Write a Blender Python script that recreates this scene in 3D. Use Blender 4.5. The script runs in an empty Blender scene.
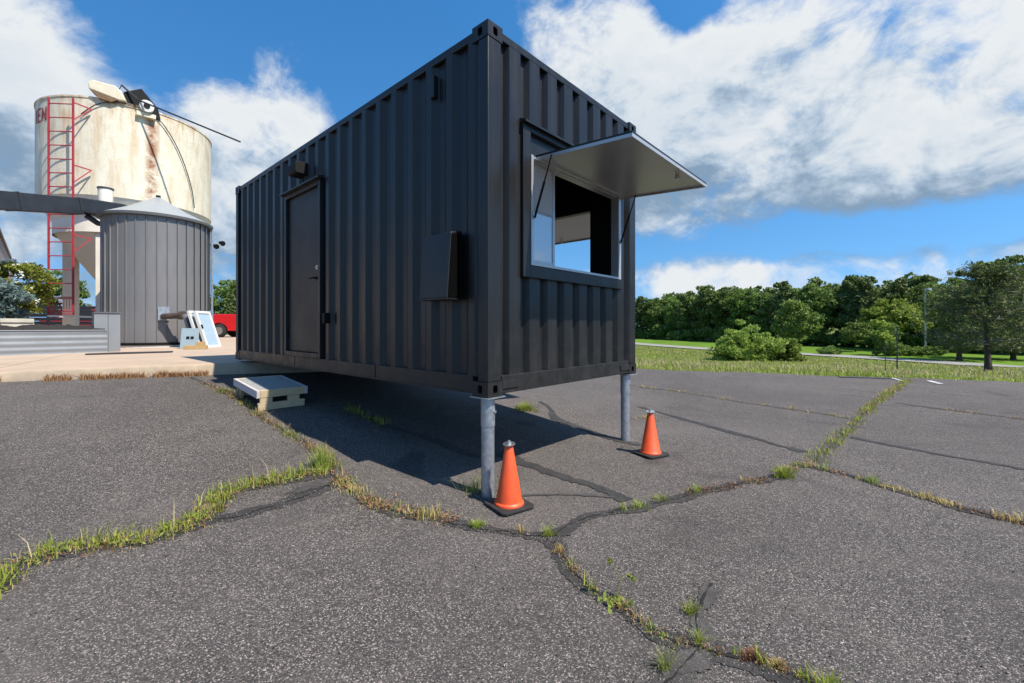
import bpy, bmesh, math, random
import numpy as np
from mathutils import Vector, Matrix, noise as mnoise
R = math.radians
random.seed(7)
rng = np.random.default_rng(11)
scene = bpy.context.scene
COL = scene.collection

# ------------------------------------------------------------------ camera
cam_data = bpy.data.cameras.new("camera")
cam = bpy.data.objects.new("camera", cam_data)
COL.objects.link(cam)
cam.location = (0, 0, 1.35)
cam.rotation_euler = (R(90), 0, 0)
cam_data.sensor_width = 36
cam_data.lens = 439 / 1024 * 36
cam_data.shift_y = -14.5 / 1024
cam_data.clip_start = 0.05
cam_data.clip_end = 3000
scene.camera = cam

# ------------------------------------------------------------------ sky and sun
SUN_EL = R(54)
SUN_H = Vector((0.846, -0.533, 0)).normalized()
TO_SUN = Vector((SUN_H.x * math.cos(SUN_EL), SUN_H.y * math.cos(SUN_EL), math.sin(SUN_EL)))
world = bpy.data.worlds.new("World")
scene.world = world
world.use_nodes = True
wn, wl = world.node_tree.nodes, world.node_tree.links
wn.clear()

CLOUD_BANKS = [   # direction, falloff per axis, weight (negative: open blue)
    ((0.50, 0.76, 0.35), (1.9, 1.9, 3.4), 0.60),
    ((0.189, 0.847, 0.44), (3.4, 3.4, 4.2), 0.42),
    ((0.74, 0.62, 0.30), (3.0, 3.0, 5.0), 0.25),
    ((-0.465, 0.79, 0.35), (5.2, 5.2, 5.0), 0.66),
    ((-0.726, 0.648, 0.25), (4.2, 4.2, 2.9), 0.46),
    ((-0.70, 0.60, 0.40), (6.0, 6.0, 6.0), 0.25),
    ((0.639, 0.762, 0.110), (2.0, 2.0, 12.0), 0.22),
    ((0.334, 0.939, 0.086), (8.0, 8.0, 15.0), 0.30),
    ((-0.58, 0.80, 0.20), (5.0, 5.0, 6.0), 0.42),
    ((-0.178, 0.849, 0.497), (4.6, 4.6, 3.4), -0.95),
    ((-0.52, 0.70, 0.49), (5.0, 5.0, 7.0), -0.8),
    ((-0.60, 0.74, 0.33), (9.0, 9.0, 7.0), -0.35),
    ((0.60, 0.79, 0.168), (1.9, 1.9, 20.0), -0.55),
    ((0.305, 0.760, 0.575), (13.0, 13.0, 10.0), -0.75),
    ((-0.25, 0.94, 0.25), (6.0, 6.0, 5.0), -0.4),
]
cg = bpy.data.node_groups.new("cloud_cover", 'ShaderNodeTree')
cg.interface.new_socket("Vector", in_out='INPUT', socket_type='NodeSocketVector')
cg.interface.new_socket("Cover", in_out='OUTPUT', socket_type='NodeSocketFloat')
gn, gl = cg.nodes, cg.links
gi, go = gn.new('NodeGroupInput'), gn.new('NodeGroupOutput')
def g_math(op, a, b):
    n = gn.new('ShaderNodeMath'); n.operation = op
    for i, v in enumerate((a, b)):
        if isinstance(v, (int, float)): n.inputs[i].default_value = v
        else: gl.new(v, n.inputs[i])
    return n.outputs[0]
def g_noise(scale, detail, rough, dist, stretch):
    m = gn.new('ShaderNodeVectorMath'); m.operation = 'MULTIPLY'
    m.inputs[1].default_value = stretch
    gl.new(gi.outputs[0], m.inputs[0])
    n = gn.new('ShaderNodeTexNoise')
    n.inputs['Scale'].default_value = scale; n.inputs['Detail'].default_value = detail
    n.inputs['Roughness'].default_value = rough; n.inputs['Distortion'].default_value = dist
    gl.new(m.outputs[0], n.inputs['Vector'])
    return n.outputs['Fac']
n1 = g_noise(2.6, 10, 0.60, 0.35, (1, 1, 1.7))
n2 = g_noise(8.0, 8, 0.62, 0.5, (1, 1, 1.5))
acc = g_math('ADD', g_math('MULTIPLY', g_math('SUBTRACT', n1, 0.5), 1.5), g_math('MULTIPLY', g_math('SUBTRACT', n2, 0.5), 1.15))
n3 = g_noise(26.0, 5, 0.6, 0.4, (1, 1, 1.3))
acc = g_math('ADD', g_math('SUBTRACT', acc, 0.03), g_math('MULTIPLY', g_math('SUBTRACT', n3, 0.5), 0.22))
for c, s, w in CLOUD_BANKS:
    a = gn.new('ShaderNodeVectorMath'); a.operation = 'SUBTRACT'; a.inputs[1].default_value = c
    gl.new(gi.outputs[0], a.inputs[0])
    b = gn.new('ShaderNodeVectorMath'); b.operation = 'MULTIPLY'; b.inputs[1].default_value = s
    gl.new(a.outputs[0], b.inputs[0])
    d = gn.new('ShaderNodeVectorMath'); d.operation = 'LENGTH'
    gl.new(b.outputs[0], d.inputs[0])
    mr = gn.new('ShaderNodeMapRange'); mr.interpolation_type = 'SMOOTHSTEP'
    mr.inputs[1].default_value = 0.15; mr.inputs[2].default_value = 1.15
    mr.inputs[3].default_value = w; mr.inputs[4].default_value = 0
    gl.new(d.outputs['Value'], mr.inputs[0])
    acc = g_math('ADD', acc, mr.outputs[0])
gl.new(acc, go.inputs[0])

def w_new(t, **kw):
    n = wn.new(t)
    for k, v in kw.items(): setattr(n, k, v)
    return n
tc = w_new('ShaderNodeTexCoord')
def cover(offset):
    a = w_new('ShaderNodeVectorMath', operation='ADD'); a.inputs[1].default_value = offset
    wl.new(tc.outputs['Generated'], a.inputs[0])
    g = w_new('ShaderNodeGroup'); g.node_tree = cg
    wl.new(a.outputs[0], g.inputs[0])
    return g.outputs[0]
def w_range(x, a, b, c, d, smooth=True):
    m = w_new('ShaderNodeMapRange')
    if smooth: m.interpolation_type = 'SMOOTHSTEP'
    for i, v in enumerate((a, b, c, d)): m.inputs[i + 1].default_value = v
    wl.new(x, m.inputs[0]); return m.outputs[0]
def w_math(op, a, b):
    n = w_new('ShaderNodeMath', operation=op)
    for i, v in enumerate((a, b)):
        if isinstance(v, (int, float)): n.inputs[i].default_value = v
        else: wl.new(v, n.inputs[i])
    return n.outputs[0]
c0 = cover((0, 0, 0))
c1 = cover((0.04, -0.02, 0.085))
alpha = w_range(c0, -0.06, 0.42, 0, 1)
relief = w_range(w_math('SUBTRACT', c0, c1), -0.36, 0.34, 0.0, 1.0)
thick = w_range(c0, 0.30, 1.0, 0, 0.22)
light = w_math('SUBTRACT', relief, thick)
ramp = w_new('ShaderNodeValToRGB')
wl.new(light, ramp.inputs[0])
ramp.color_ramp.elements[0].position = 0.0; ramp.color_ramp.elements[0].color = (0.135, 0.20, 0.28, 1)
ramp.color_ramp.elements[1].position = 0.98; ramp.color_ramp.elements[1].color = (0.465, 0.485, 0.50, 1)
em = ramp.color_ramp.elements.new(0.52); em.color = (0.29, 0.35, 0.42, 1)
sky = w_new('ShaderNodeTexSky', sky_type='NISHITA')
sky.sun_disc = False
sky.sun_elevation = SUN_EL
sky.sun_rotation = math.atan2(SUN_H.x, SUN_H.y)
sky.air_density = 1.3; sky.dust_density = 0.2; sky.ozone_density = 2.0
lift = w_new('ShaderNodeVectorMath', operation='MULTIPLY_ADD')      # keep the blue from washing out at the horizon
lift.inputs[1].default_value = (1, 1, 0.85); lift.inputs[2].default_value = (0, 0, 0.22)
wl.new(tc.outputs['Generated'], lift.inputs[0]); wl.new(lift.outputs[0], sky.inputs[0])
hsv = w_new('ShaderNodeHueSaturation')
hsv.inputs['Saturation'].default_value = 1.37
wl.new(sky.outputs[0], hsv.inputs['Color'])
bg1 = w_new('ShaderNodeBackground'); bg1.inputs['Strength'].default_value = 0.130
wl.new(hsv.outputs[0], bg1.inputs['Color'])
bg2 = w_new('ShaderNodeBackground'); bg2.inputs['Strength'].default_value = 1.2
wl.new(ramp.outputs[0], bg2.inputs['Color'])
mixs = w_new('ShaderNodeMixShader')
wl.new(alpha, mixs.inputs[0]); wl.new(bg1.outputs[0], mixs.inputs[1]); wl.new(bg2.outputs[0], mixs.inputs[2])
wout = w_new('ShaderNodeOutputWorld')
wl.new(mixs.outputs[0], wout.inputs[0])

sun_data = bpy.data.lights.new("sun", 'SUN')
sun_data.energy = 5.0
sun_data.angle = R(0.53)
sun_data.color = (1.0, 0.93, 0.82)
sun = bpy.data.objects.new("sun", sun_data)
COL.objects.link(sun)
sun.rotation_euler = (-TO_SUN).to_track_quat('-Z', 'Y').to_euler()
sun.location = TO_SUN * 60

scene.view_settings.view_transform = 'Standard'
scene.view_settings.look = 'None'
scene.view_settings.exposure = 0.56
scene.view_settings.gamma = 1.0

# ------------------------------------------------------------------ materials
MATS = {}
class NT:
    """small helper round a material's node tree"""
    def __init__(self, m):
        self.n, self.l = m.node_tree.nodes, m.node_tree.links
    def new(self, t, **kw):
        n = self.n.new(t)
        for k, v in kw.items(): setattr(n, k, v)
        return n
    def put(self, v, sock):
        if hasattr(v, 'node'): self.l.new(v, sock)
        else: sock.default_value = v
    def coord(self, kind='Object', scale=(1, 1, 1)):
        t = self.new('ShaderNodeTexCoord')
        m = self.new('ShaderNodeMapping'); m.inputs['Scale'].default_value = scale
        self.l.new(t.outputs[kind], m.inputs[0]); return m.outputs[0]
    def noise(self, vec, scale, detail=4, rough=0.55, dist=0.0):
        n = self.new('ShaderNodeTexNoise')
        n.inputs['Scale'].default_value = scale; n.inputs['Detail'].default_value = detail
        n.inputs['Roughness'].default_value = rough; n.inputs['Distortion'].default_value = dist
        self.l.new(vec, n.inputs['Vector']); return n.outputs['Fac']
    def rng(self, x, a, b, c=0.0, d=1.0):
        m = self.new('ShaderNodeMapRange')
        for i, v in enumerate((a, b, c, d)): m.inputs[i + 1].default_value = v
        self.l.new(x, m.inputs[0]); return m.outputs[0]
    def math(self, op, a, b=0.0):
        n = self.new('ShaderNodeMath', operation=op)
        self.put(a, n.inputs[0]); self.put(b, n.inputs[1]); return n.outputs[0]
    def mix(self, f, a, b, mode='MIX'):
        n = self.new('ShaderNodeMix', data_type='RGBA', blend_type=mode)
        self.put(f, n.inputs[0])
        self.put(a if hasattr(a, 'node') else (*a, 1), n.inputs[6])
        self.put(b if hasattr(b, 'node') else (*b, 1), n.inputs[7]); return n.outputs[2]
    def bump(self, h, strength=0.3, dist=0.01):
        b = self.new('ShaderNodeBump')
        b.inputs['Strength'].default_value = strength; b.inputs['Distance'].default_value = dist
        self.l.new(h, b.inputs['Height']); return b.outputs[0]

def base_mat(name):
    m = bpy.data.materials.new(name); m.use_nodes = True
    MATS[name] = m
    t = NT(m); p = t.n['Principled BSDF']
    return m, t, p

def plain(name, col, rough=0.6, metal=0.0, var=0.15, vscale=6.0, bump=0.0, bscale=60.0, dirt=None, spec=0.5, stretch=(1, 1, 1)):
    m, t, p = base_mat(name)
    v = t.coord('Object', stretch)
    n = t.noise(v, vscale, 6, 0.6)
    c = t.mix(t.rng(n, 0.25, 0.75), tuple(x * (1 - var) for x in col), tuple(min(1, x * (1 + var)) for x in col))
    if dirt:
        n2 = t.noise(v, vscale * 0.45, 8, 0.7, 0.4)
        c = t.mix(t.rng(n2, 0.52, 0.72, 0, 0.75), c, dirt)
    t.put(c, p.inputs['Base Color'])
    t.put(t.rng(n, 0.2, 0.8, max(0.03, rough - 0.08), min(1, rough + 0.1)), p.inputs['Roughness'])
    p.inputs['Metallic'].default_value = metal
    p.inputs['Specular IOR Level'].default_value = spec
    if bump:
        t.l.new(t.bump(t.noise(v, bscale, 5, 0.6), bump, 0.005), p.inputs['Normal'])
    return m

def leaf_mat(name, dark, light, transl=0.35, rough=0.6):
    m, t, p = base_mat(name)
    g = t.new('ShaderNodeNewGeometry')
    oi = t.new('ShaderNodeObjectInfo')
    c = t.mix(g.outputs['Random Per Island'], dark, light)
    h = t.new('ShaderNodeHueSaturation')
    t.put(t.rng(oi.outputs['Random'], 0, 1, 0.493, 0.507), h.inputs['Hue'])
    t.put(t.rng(oi.outputs['Random'], 0, 1, 0.78, 1.2), h.inputs['Value'])
    t.l.new(c, h.inputs['Color'])
    t.l.new(h.outputs[0], p.inputs['Base Color'])
    p.inputs['Roughness'].default_value = rough
    p.inputs['Specular IOR Level'].default_value = 0.25
    tr = t.new('ShaderNodeBsdfTranslucent')
    t.l.new(h.outputs[0], tr.inputs['Color'])
    mx = t.new('ShaderNodeMixShader'); mx.inputs[0].default_value = transl
    t.l.new(p.outputs[0], mx.inputs[1]); t.l.new(tr.outputs[0], mx.inputs[2])
    t.l.new(mx.outputs[0], t.n['Material Output'].inputs[0])
    return m

# asphalt: binder with loose aggregate, worn patches
m, t, p = base_mat('asphalt')
v = t.coord('Object')
def stones(scale, seed):
    mp = t.new('ShaderNodeMapping'); mp.inputs['Location'].default_value = (seed, seed * 1.7, 0)
    t.l.new(v, mp.inputs[0])
    vo = t.new('ShaderNodeTexVoronoi'); vo.inputs['Scale'].default_value = scale
    t.l.new(mp.outputs[0], vo.inputs['Vector']); return vo
v1, v2 = stones(190, 0.0), stones(95, 3.1)
sep = t.new('ShaderNodeSeparateColor'); t.l.new(v1.outputs['Color'], sep.inputs[0])
sep2 = t.new('ShaderNodeSeparateColor'); t.l.new(v2.outputs['Color'], sep2.inputs[0])
rp = t.new('ShaderNodeValToRGB'); t.l.new(sep.outputs[0], rp.inputs[0])
el = rp.color_ramp.elements
el[0].position = 0.0; el[0].color = (0.030, 0.027, 0.026, 1)
el[1].position = 1.0; el[1].color = (0.48, 0.42, 0.375, 1)
for pos, c in ((0.50, (0.064, 0.058, 0.054)), (0.78, (0.130, 0.114, 0.104)), (0.91, (0.23, 0.195, 0.178))):
    e_ = el.new(pos); e_.color = (*c, 1)
big = t.math('MULTIPLY', t.rng(sep2.outputs[1], 0.88, 0.97), t.rng(v2.outputs['Distance'], 0.42, 0.30))
pink = t.mix(sep2.outputs[2], (0.22, 0.16, 0.14), (0.36, 0.34, 0.32))
c = t.mix(big, rp.outputs[0], pink)
w1 = t.noise(v, 0.35, 5, 0.6, 0.3)
w2 = t.noise(v, 2.2, 6, 0.65, 0.2)
c = t.mix(t.rng(w1, 0.35, 0.65, 0.0, 0.45), c, (0.060, 0.053, 0.049))
c = t.mix(t.rng(w2, 0.52, 0.8, 0.0, 0.40), c, (0.165, 0.142, 0.125))
c = t.mix(t.rng(t.noise(v, 1.1, 7, 0.7, 0.6), 0.55, 0.74, 0.0, 0.62), c, (0.036, 0.033, 0.031))
c = t.mix(t.rng(t.noise(v, 5.5, 7, 0.75, 0.8), 0.58, 0.74, 0.0, 0.45), c, (0.034, 0.031, 0.030))
c = t.mix(t.rng(t.noise(v, 0.16, 4, 0.6, 0.8), 0.45, 0.68, 0.0, 0.38), c, (0.185, 0.165, 0.150))
stain = t.noise(v, 0.75, 3, 0.5, 1.2)
c = t.mix(t.rng(stain, 0.64, 0.72, 0.0, 0.5), c, (0.030, 0.028, 0.027))
hair = t.new('ShaderNodeTexVoronoi', feature='DISTANCE_TO_EDGE'); hair.inputs['Scale'].default_value = 1.15
wv = t.new('ShaderNodeVectorMath', operation='ADD'); t.l.new(v, wv.inputs[0])
nz = t.new('ShaderNodeTexNoise'); nz.inputs['Scale'].default_value = 3.0; nz.inputs['Detail'].default_value = 6; t.l.new(v, nz.inputs['Vector'])
sc_ = t.new('ShaderNodeVectorMath', operation='SCALE'); sc_.inputs['Scale'].default_value = 0.55; t.l.new(nz.outputs['Color'], sc_.inputs[0])
t.l.new(sc_.outputs[0], wv.inputs[1]); t.l.new(wv.outputs[0], hair.inputs['Vector'])
hl = t.math('MULTIPLY', t.rng(hair.outputs['Distance'], 0.0, 0.006, 1, 0), t.rng(t.noise(v, 0.6, 3, 0.5), 0.50, 0.60))
c = t.mix(t.math('MULTIPLY', hl, 0.7), c, (0.016, 0.014, 0.013))
t.put(c, p.inputs['Base Color'])
p.inputs['Roughness'].default_value = 0.85
p.inputs['Specular IOR Level'].default_value = 0.3
hgt = t.math('ADD', t.math('MULTIPLY', v1.outputs['Distance'], -1.0), t.math('MULTIPLY', big, 0.8))
t.l.new(t.bump(hgt, 0.7, 0.006), p.inputs['Normal'])

for tn, ca, cb, sp in (('tar', (0.017, 0.016, 0.0155), (0.036, 0.033, 0.031), 0.4), ('tar_faint', (0.034, 0.031, 0.029), (0.062, 0.056, 0.052), 0.9)):
    m, t, p = base_mat(tn)
    v = t.coord('Object')
    n = t.noise(v, 7, 7, 0.7, 0.5); g_ = t.noise(v, 170, 3, 0.6)
    c = t.mix(t.rng(n, 0.35, 0.7), ca, cb)
    c = t.mix(t.math('MULTIPLY', t.rng(g_, 0.52, 0.70), t.rng(n, 0.38, 0.62, 0.25 * sp, sp)), c, (0.20, 0.175, 0.16))
    t.put(c, p.inputs['Base Color']); p.inputs['Roughness'].default_value = 0.8
    t.l.new(t.bump(g_, 0.6, 0.005), p.inputs['Normal'])
plain('crack_dark', (0.010, 0.009, 0.008), 0.95, var=0.3)
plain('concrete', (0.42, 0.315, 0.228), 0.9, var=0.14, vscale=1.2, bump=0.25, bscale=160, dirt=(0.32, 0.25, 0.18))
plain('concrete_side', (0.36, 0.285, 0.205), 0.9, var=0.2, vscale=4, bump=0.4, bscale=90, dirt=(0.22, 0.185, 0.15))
plain('gravel_road', (0.25, 0.24, 0.225), 0.95, var=0.15, vscale=0.8)
plain('worn_white_paint', (0.55, 0.55, 0.53), 0.8, var=0.25, vscale=30, dirt=(0.12, 0.115, 0.11))
plain('grit_pale', (0.30, 0.26, 0.23), 0.9, var=0.4, vscale=9)
plain('grit_dark', (0.05, 0.045, 0.042), 0.9, var=0.4, vscale=9)
plain('patch_black', (0.018, 0.018, 0.019), 0.75, var=0.3, vscale=8)
# field soil and turf
m, t, p = base_mat('turf')
v = t.coord('Object')
a = t.noise(v, 0.12, 6, 0.6, 0.4); b = t.noise(v, 2.5, 6, 0.7); c3 = t.noise(v, 0.5, 6, 0.65, 0.5)
c = t.mix(t.rng(a, 0.35, 0.65), (0.085, 0.12, 0.022), (0.14, 0.165, 0.035))
c = t.mix(t.rng(c3, 0.5, 0.7, 0, 0.6), c, (0.20, 0.17, 0.075))
c = t.mix(t.rng(b, 0.35, 0.65, 0, 0.5), c, (0.05, 0.075, 0.016))
t.put(c, p.inputs['Base Color']); p.inputs['Roughness'].default_value = 0.95
p.inputs['Specular IOR Level'].default_value = 0.1
t.l.new(t.bump(b, 0.8, 0.08), p.inputs['Normal'])
plain('mowed_lawn', (0.105, 0.185, 0.022), 0.95, var=0.25, vscale=0.25, bump=0.5, bscale=8, spec=0.1)

# container paint
m, t, p = base_mat('black_paint')
v = t.coord('Object')
n = t.noise(v, 1.3, 7, 0.65, 0.3); f = t.noise(v, 45, 4, 0.6); wave = t.noise(v, 3.5, 2, 0.5)
vs = t.coord('Object', (5, 5, 0.35))
st = t.noise(vs, 2.0, 6, 0.65)
c = t.mix(t.rng(n, 0.3, 0.7), (0.0098, 0.0095, 0.0092), (0.0138, 0.0134, 0.0130))
c = t.mix(t.rng(st, 0.50, 0.76, 0, 0.5), c, (0.021, 0.0205, 0.020))
sz_ = t.new('ShaderNodeSeparateXYZ'); t.l.new(v, sz_.inputs[0])
dust = t.math('MULTIPLY', t.rng(sz_.outputs[2], 0.0, 0.75, 1, 0), t.rng(t.noise(v, 6, 8, 0.75, 0.4), 0.40, 0.70))
c = t.mix(t.math('MULTIPLY', dust, 0.38), c, (0.045, 0.040, 0.034))
chip = t.rng(t.noise(v, 14, 8, 0.8), 0.715, 0.735)
c = t.mix(t.math('MULTIPLY', chip, 0.8), c, (0.11, 0.085, 0.065))
t.put(c, p.inputs['Base Color'])
p.inputs['Specular IOR Level'].default_value = 0.42
t.put(t.math('ADD', t.rng(st, 0.3, 0.7, 0.30, 0.46), t.math('MULTIPLY', dust, 0.25)), p.inputs['Roughness'])
t.l.new(t.bump(t.math('ADD', t.math('MULTIPLY', f, 0.25), t.math('ADD', n, t.math('MULTIPLY', wave, 2.0))), 0.22, 0.012), p.inputs['Normal'])
plain('door_paint', (0.014, 0.0135, 0.013), 0.5, var=0.1, vscale=3, bump=0.06, bscale=200)
plain('vent_black', (0.002, 0.002, 0.002), 0.9, spec=0.05)
plain('black_plastic', (0.005, 0.005, 0.0052), 0.6, spec=0.2, var=0.2)
plain('interior_black', (0.012, 0.012, 0.012), 0.8, var=0.2)
plain('shutter_metal', (0.47, 0.475, 0.48), 0.34, metal=0.55, var=0.06, vscale=1.5)
plain('alu_white', (0.46, 0.46, 0.46), 0.35, metal=0.5, var=0.05)
plain('galvanised', (0.42, 0.45, 0.48), 0.42, metal=0.75, var=0.3, vscale=22, bump=0.12, bscale=50, dirt=(0.30, 0.32, 0.34))
plain('steel_bright', (0.62, 0.62, 0.60), 0.3, metal=0.9, var=0.15)
plain('cone_orange', (0.72, 0.085, 0.018), 0.5, var=0.12, vscale=14, dirt=(0.42, 0.075, 0.035), bump=0.1, bscale=40)
plain('cone_rubber', (0.016, 0.015, 0.015), 0.8, var=0.4, vscale=20, dirt=(0.06, 0.05, 0.045))
plain('lumber', (0.50, 0.39, 0.24), 0.75, var=0.2, vscale=5, stretch=(1.5, 14, 14), bump=0.15, bscale=30)
plain('lumber_pale', (0.52, 0.46, 0.44), 0.75, var=0.2, vscale=5, stretch=(1.5, 10, 10), dirt=(0.36, 0.31, 0.28))
plain('deck_grit', (0.27, 0.275, 0.265), 0.9, var=0.18, vscale=30, bump=0.3, bscale=260)
plain('ladder_red', (0.36, 0.028, 0.042), 0.55, var=0.2, vscale=5, dirt=(0.25, 0.035, 0.04))
plain('letter_red', (0.28, 0.02, 0.03), 0.7, var=0.2, vscale=14, dirt=(0.45, 0.3, 0.25))
plain('silo_grey', (0.178, 0.174, 0.174), 0.45, metal=0.25, var=0.07, vscale=2.5, stretch=(1, 1, 0.3), dirt=(0.215, 0.20, 0.19))
plain('silo_trim', (0.14, 0.14, 0.145), 0.4, metal=0.3, var=0.1)
plain('roof_pale', (0.36, 0.385, 0.39), 0.4, metal=0.3, var=0.06)
plain('duct_dark', (0.028, 0.032, 0.04), 0.5, metal=0.2, var=0.25, vscale=4)
plain('pipe_brown', (0.075, 0.055, 0.045), 0.6, metal=0.2, var=0.4, vscale=12)
plain('white_paint', (0.60, 0.585, 0.55), 0.5, var=0.06)
plain('cream_paint', (0.72, 0.68, 0.585), 0.65, var=0.08, vscale=2, dirt=(0.6, 0.53, 0.42))
plain('housing_white', (0.66, 0.59, 0.45), 0.6, var=0.1, vscale=6, dirt=(0.52, 0.40, 0.24))
plain('rusty_brown', (0.17, 0.10, 0.05), 0.8, var=0.4, vscale=8)
plain('planter_steel', (0.22, 0.235, 0.25), 0.5, metal=0.2, var=0.1, vscale=1.5)
plain('soil_dark', (0.018, 0.015, 0.012), 1.0, var=0.4, vscale=20, bump=0.8, bscale=30)
plain('panel_blue', (0.24, 0.31, 0.345), 0.45, var=0.05)
plain('window_pane_pale', (0.30, 0.40, 0.48), 0.15, var=0.05)
plain('cardboard', (0.40, 0.27, 0.12), 0.85, var=0.12)
plain('truck_red', (0.52, 0.016, 0.02), 0.25, var=0.03)
plain('tyre_black', (0.015, 0.015, 0.015), 0.85, var=0.2)
plain('rubber_mat', (0.03, 0.03, 0.032), 0.8, var=0.3)
plain('siding_beige', (0.42, 0.36, 0.33), 0.7, var=0.08)
plain('roof_trim_dark', (0.20, 0.18, 0.17), 0.7, var=0.1)
plain('slat_grey', (0.16, 0.17, 0.185), 0.6, var=0.1)
plain('stone_cream', (0.46, 0.43, 0.35), 0.85, var=0.15, vscale=3, bump=0.3, bscale=40)
plain('bark', (0.075, 0.055, 0.042), 0.95, var=0.4, vscale=8, stretch=(4, 4, 0.7), bump=0.8, bscale=18)
plain('bark_pale', (0.16, 0.14, 0.12), 0.95, var=0.3, vscale=8, stretch=(4, 4, 0.7), bump=0.6, bscale=18)
plain('petal_white', (0.75, 0.76, 0.66), 0.8, var=0.08)
leaf_mat('leaf_dark', (0.085, 0.145, 0.034), (0.21, 0.295, 0.074))
leaf_mat('leaf_mid', (0.095, 0.165, 0.034), (0.235, 0.325, 0.072))
leaf_mat('leaf_bright', (0.17, 0.26, 0.035), (0.37, 0.46, 0.09), 0.4)
leaf_mat('leaf_bush', (0.14, 0.21, 0.034), (0.32, 0.40, 0.08), 0.4)
leaf_mat('leaf_yellow', (0.15, 0.21, 0.025), (0.36, 0.38, 0.07), 0.4)
leaf_mat('leaf_blue', (0.085, 0.13, 0.12), (0.19, 0.26, 0.235), 0.2)
leaf_mat('needle_dark', (0.072, 0.112, 0.036), (0.175, 0.225, 0.074), 0.2)
leaf_mat('needle_pine', (0.062, 0.098, 0.028), (0.18, 0.215, 0.065), 0.2)
leaf_mat('grass_green', (0.2, 0.275, 0.035), (0.44, 0.49, 0.085), 0.4)
leaf_mat('grass_olive', (0.18, 0.225, 0.04), (0.38, 0.42, 0.105), 0.4)
leaf_mat('grass_dry', (0.310, 0.230, 0.098), (0.552, 0.414, 0.172), 0.35)
leaf_mat('grass_tan', (0.34, 0.28, 0.14), (0.58, 0.48, 0.28), 0.35)
leaf_mat('weed_rust', (0.20, 0.10, 0.055), (0.42, 0.25, 0.13), 0.3)

# window glass: mirror-skinned sheet, with pale diffuse colour mixed in to brighten it
m, t, p = base_mat('glass')
fr = t.new('ShaderNodeFresnel'); fr.inputs['IOR'].default_value = 1.75
tp = t.new('ShaderNodeBsdfTransparent'); tp.inputs['Color'].default_value = (0.86, 0.90, 0.92, 1)
gs = t.new('ShaderNodeBsdfGlossy'); gs.inputs['Roughness'].default_value = 0.02
mx = t.new('ShaderNodeMixShader')
t.l.new(t.math('ADD', fr.outputs[0], 0.45), mx.inputs[0])
t.l.new(tp.outputs[0], mx.inputs[1]); t.l.new(gs.outputs[0], mx.inputs[2])
df = t.new('ShaderNodeBsdfDiffuse'); df.inputs['Color'].default_value = (0.62, 0.66, 0.70, 1)
mx2 = t.new('ShaderNodeMixShader'); mx2.inputs[0].default_value = 0.42
t.l.new(mx.outputs[0], mx2.inputs[1]); t.l.new(df.outputs[0], mx2.inputs[2]); mx = mx2
t.l.new(mx.outputs[0], t.n['Material Output'].inputs[0])
plain('dark_glass', (0.02, 0.025, 0.03), 0.08, var=0.05)

# weathered cream tank: stains run down from the rim, one rusty seam
m, t, p = base_mat('tank_paint')
tcn = t.new('ShaderNodeTexCoord')
sx = t.new('ShaderNodeSeparateXYZ'); t.l.new(tcn.outputs['Object'], sx.inputs[0])
ang = t.math('ARCTAN2', sx.outputs[1], sx.outputs[0])
cv = t.new('ShaderNodeCombineXYZ')
t.l.new(t.math('MULTIPLY', ang, 2.43), cv.inputs[0]); t.l.new(t.math('MULTIPLY', sx.outputs[2], 0.16), cv.inputs[1])
run = t.noise(cv.outputs[0], 4.2, 7, 0.65, 0.15)
spots = t.noise(tcn.outputs['Object'], 3.0, 8, 0.72, 0.3)
fine = t.noise(tcn.outputs['Object'], 16, 5, 0.7)
c = t.mix(t.rng(spots, 0.3, 0.7), (0.60, 0.55, 0.42), (0.72, 0.675, 0.55))
upper = t.rng(sx.outputs[2], 6.3, 7.85)
c = t.mix(t.math('MULTIPLY', t.rng(run, 0.47, 0.62), t.rng(upper, 0, 1, 0.35, 0.8)), c, (0.45, 0.28, 0.12))
c = t.mix(t.math('MULTIPLY', t.rng(fine, 0.58, 0.67), 0.5), c, (0.30, 0.25, 0.18))
seam = t.rng(t.math('ABSOLUTE', t.math('ADD', ang, R(36.7))), 0.012, 0.095, 1, 0)
c = t.mix(t.math('MULTIPLY', seam, t.rng(t.noise(tcn.outputs['Object'], 3.2, 8, 0.75, 0.5), 0.38, 0.54)), c, (0.24, 0.075, 0.022))
rim = t.rng(sx.outputs[2], 7.62, 7.9)
c = t.mix(t.math('MULTIPLY', rim, t.rng(t.noise(tcn.outputs['Object'], 2.0, 7, 0.7), 0.4, 0.6)), c, (0.38, 0.19, 0.07))
t.put(c, p.inputs['Base Color']); p.inputs['Roughness'].default_value = 0.6
t.l.new(t.bump(spots, 0.15, 0.02), p.inputs['Normal'])

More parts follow.
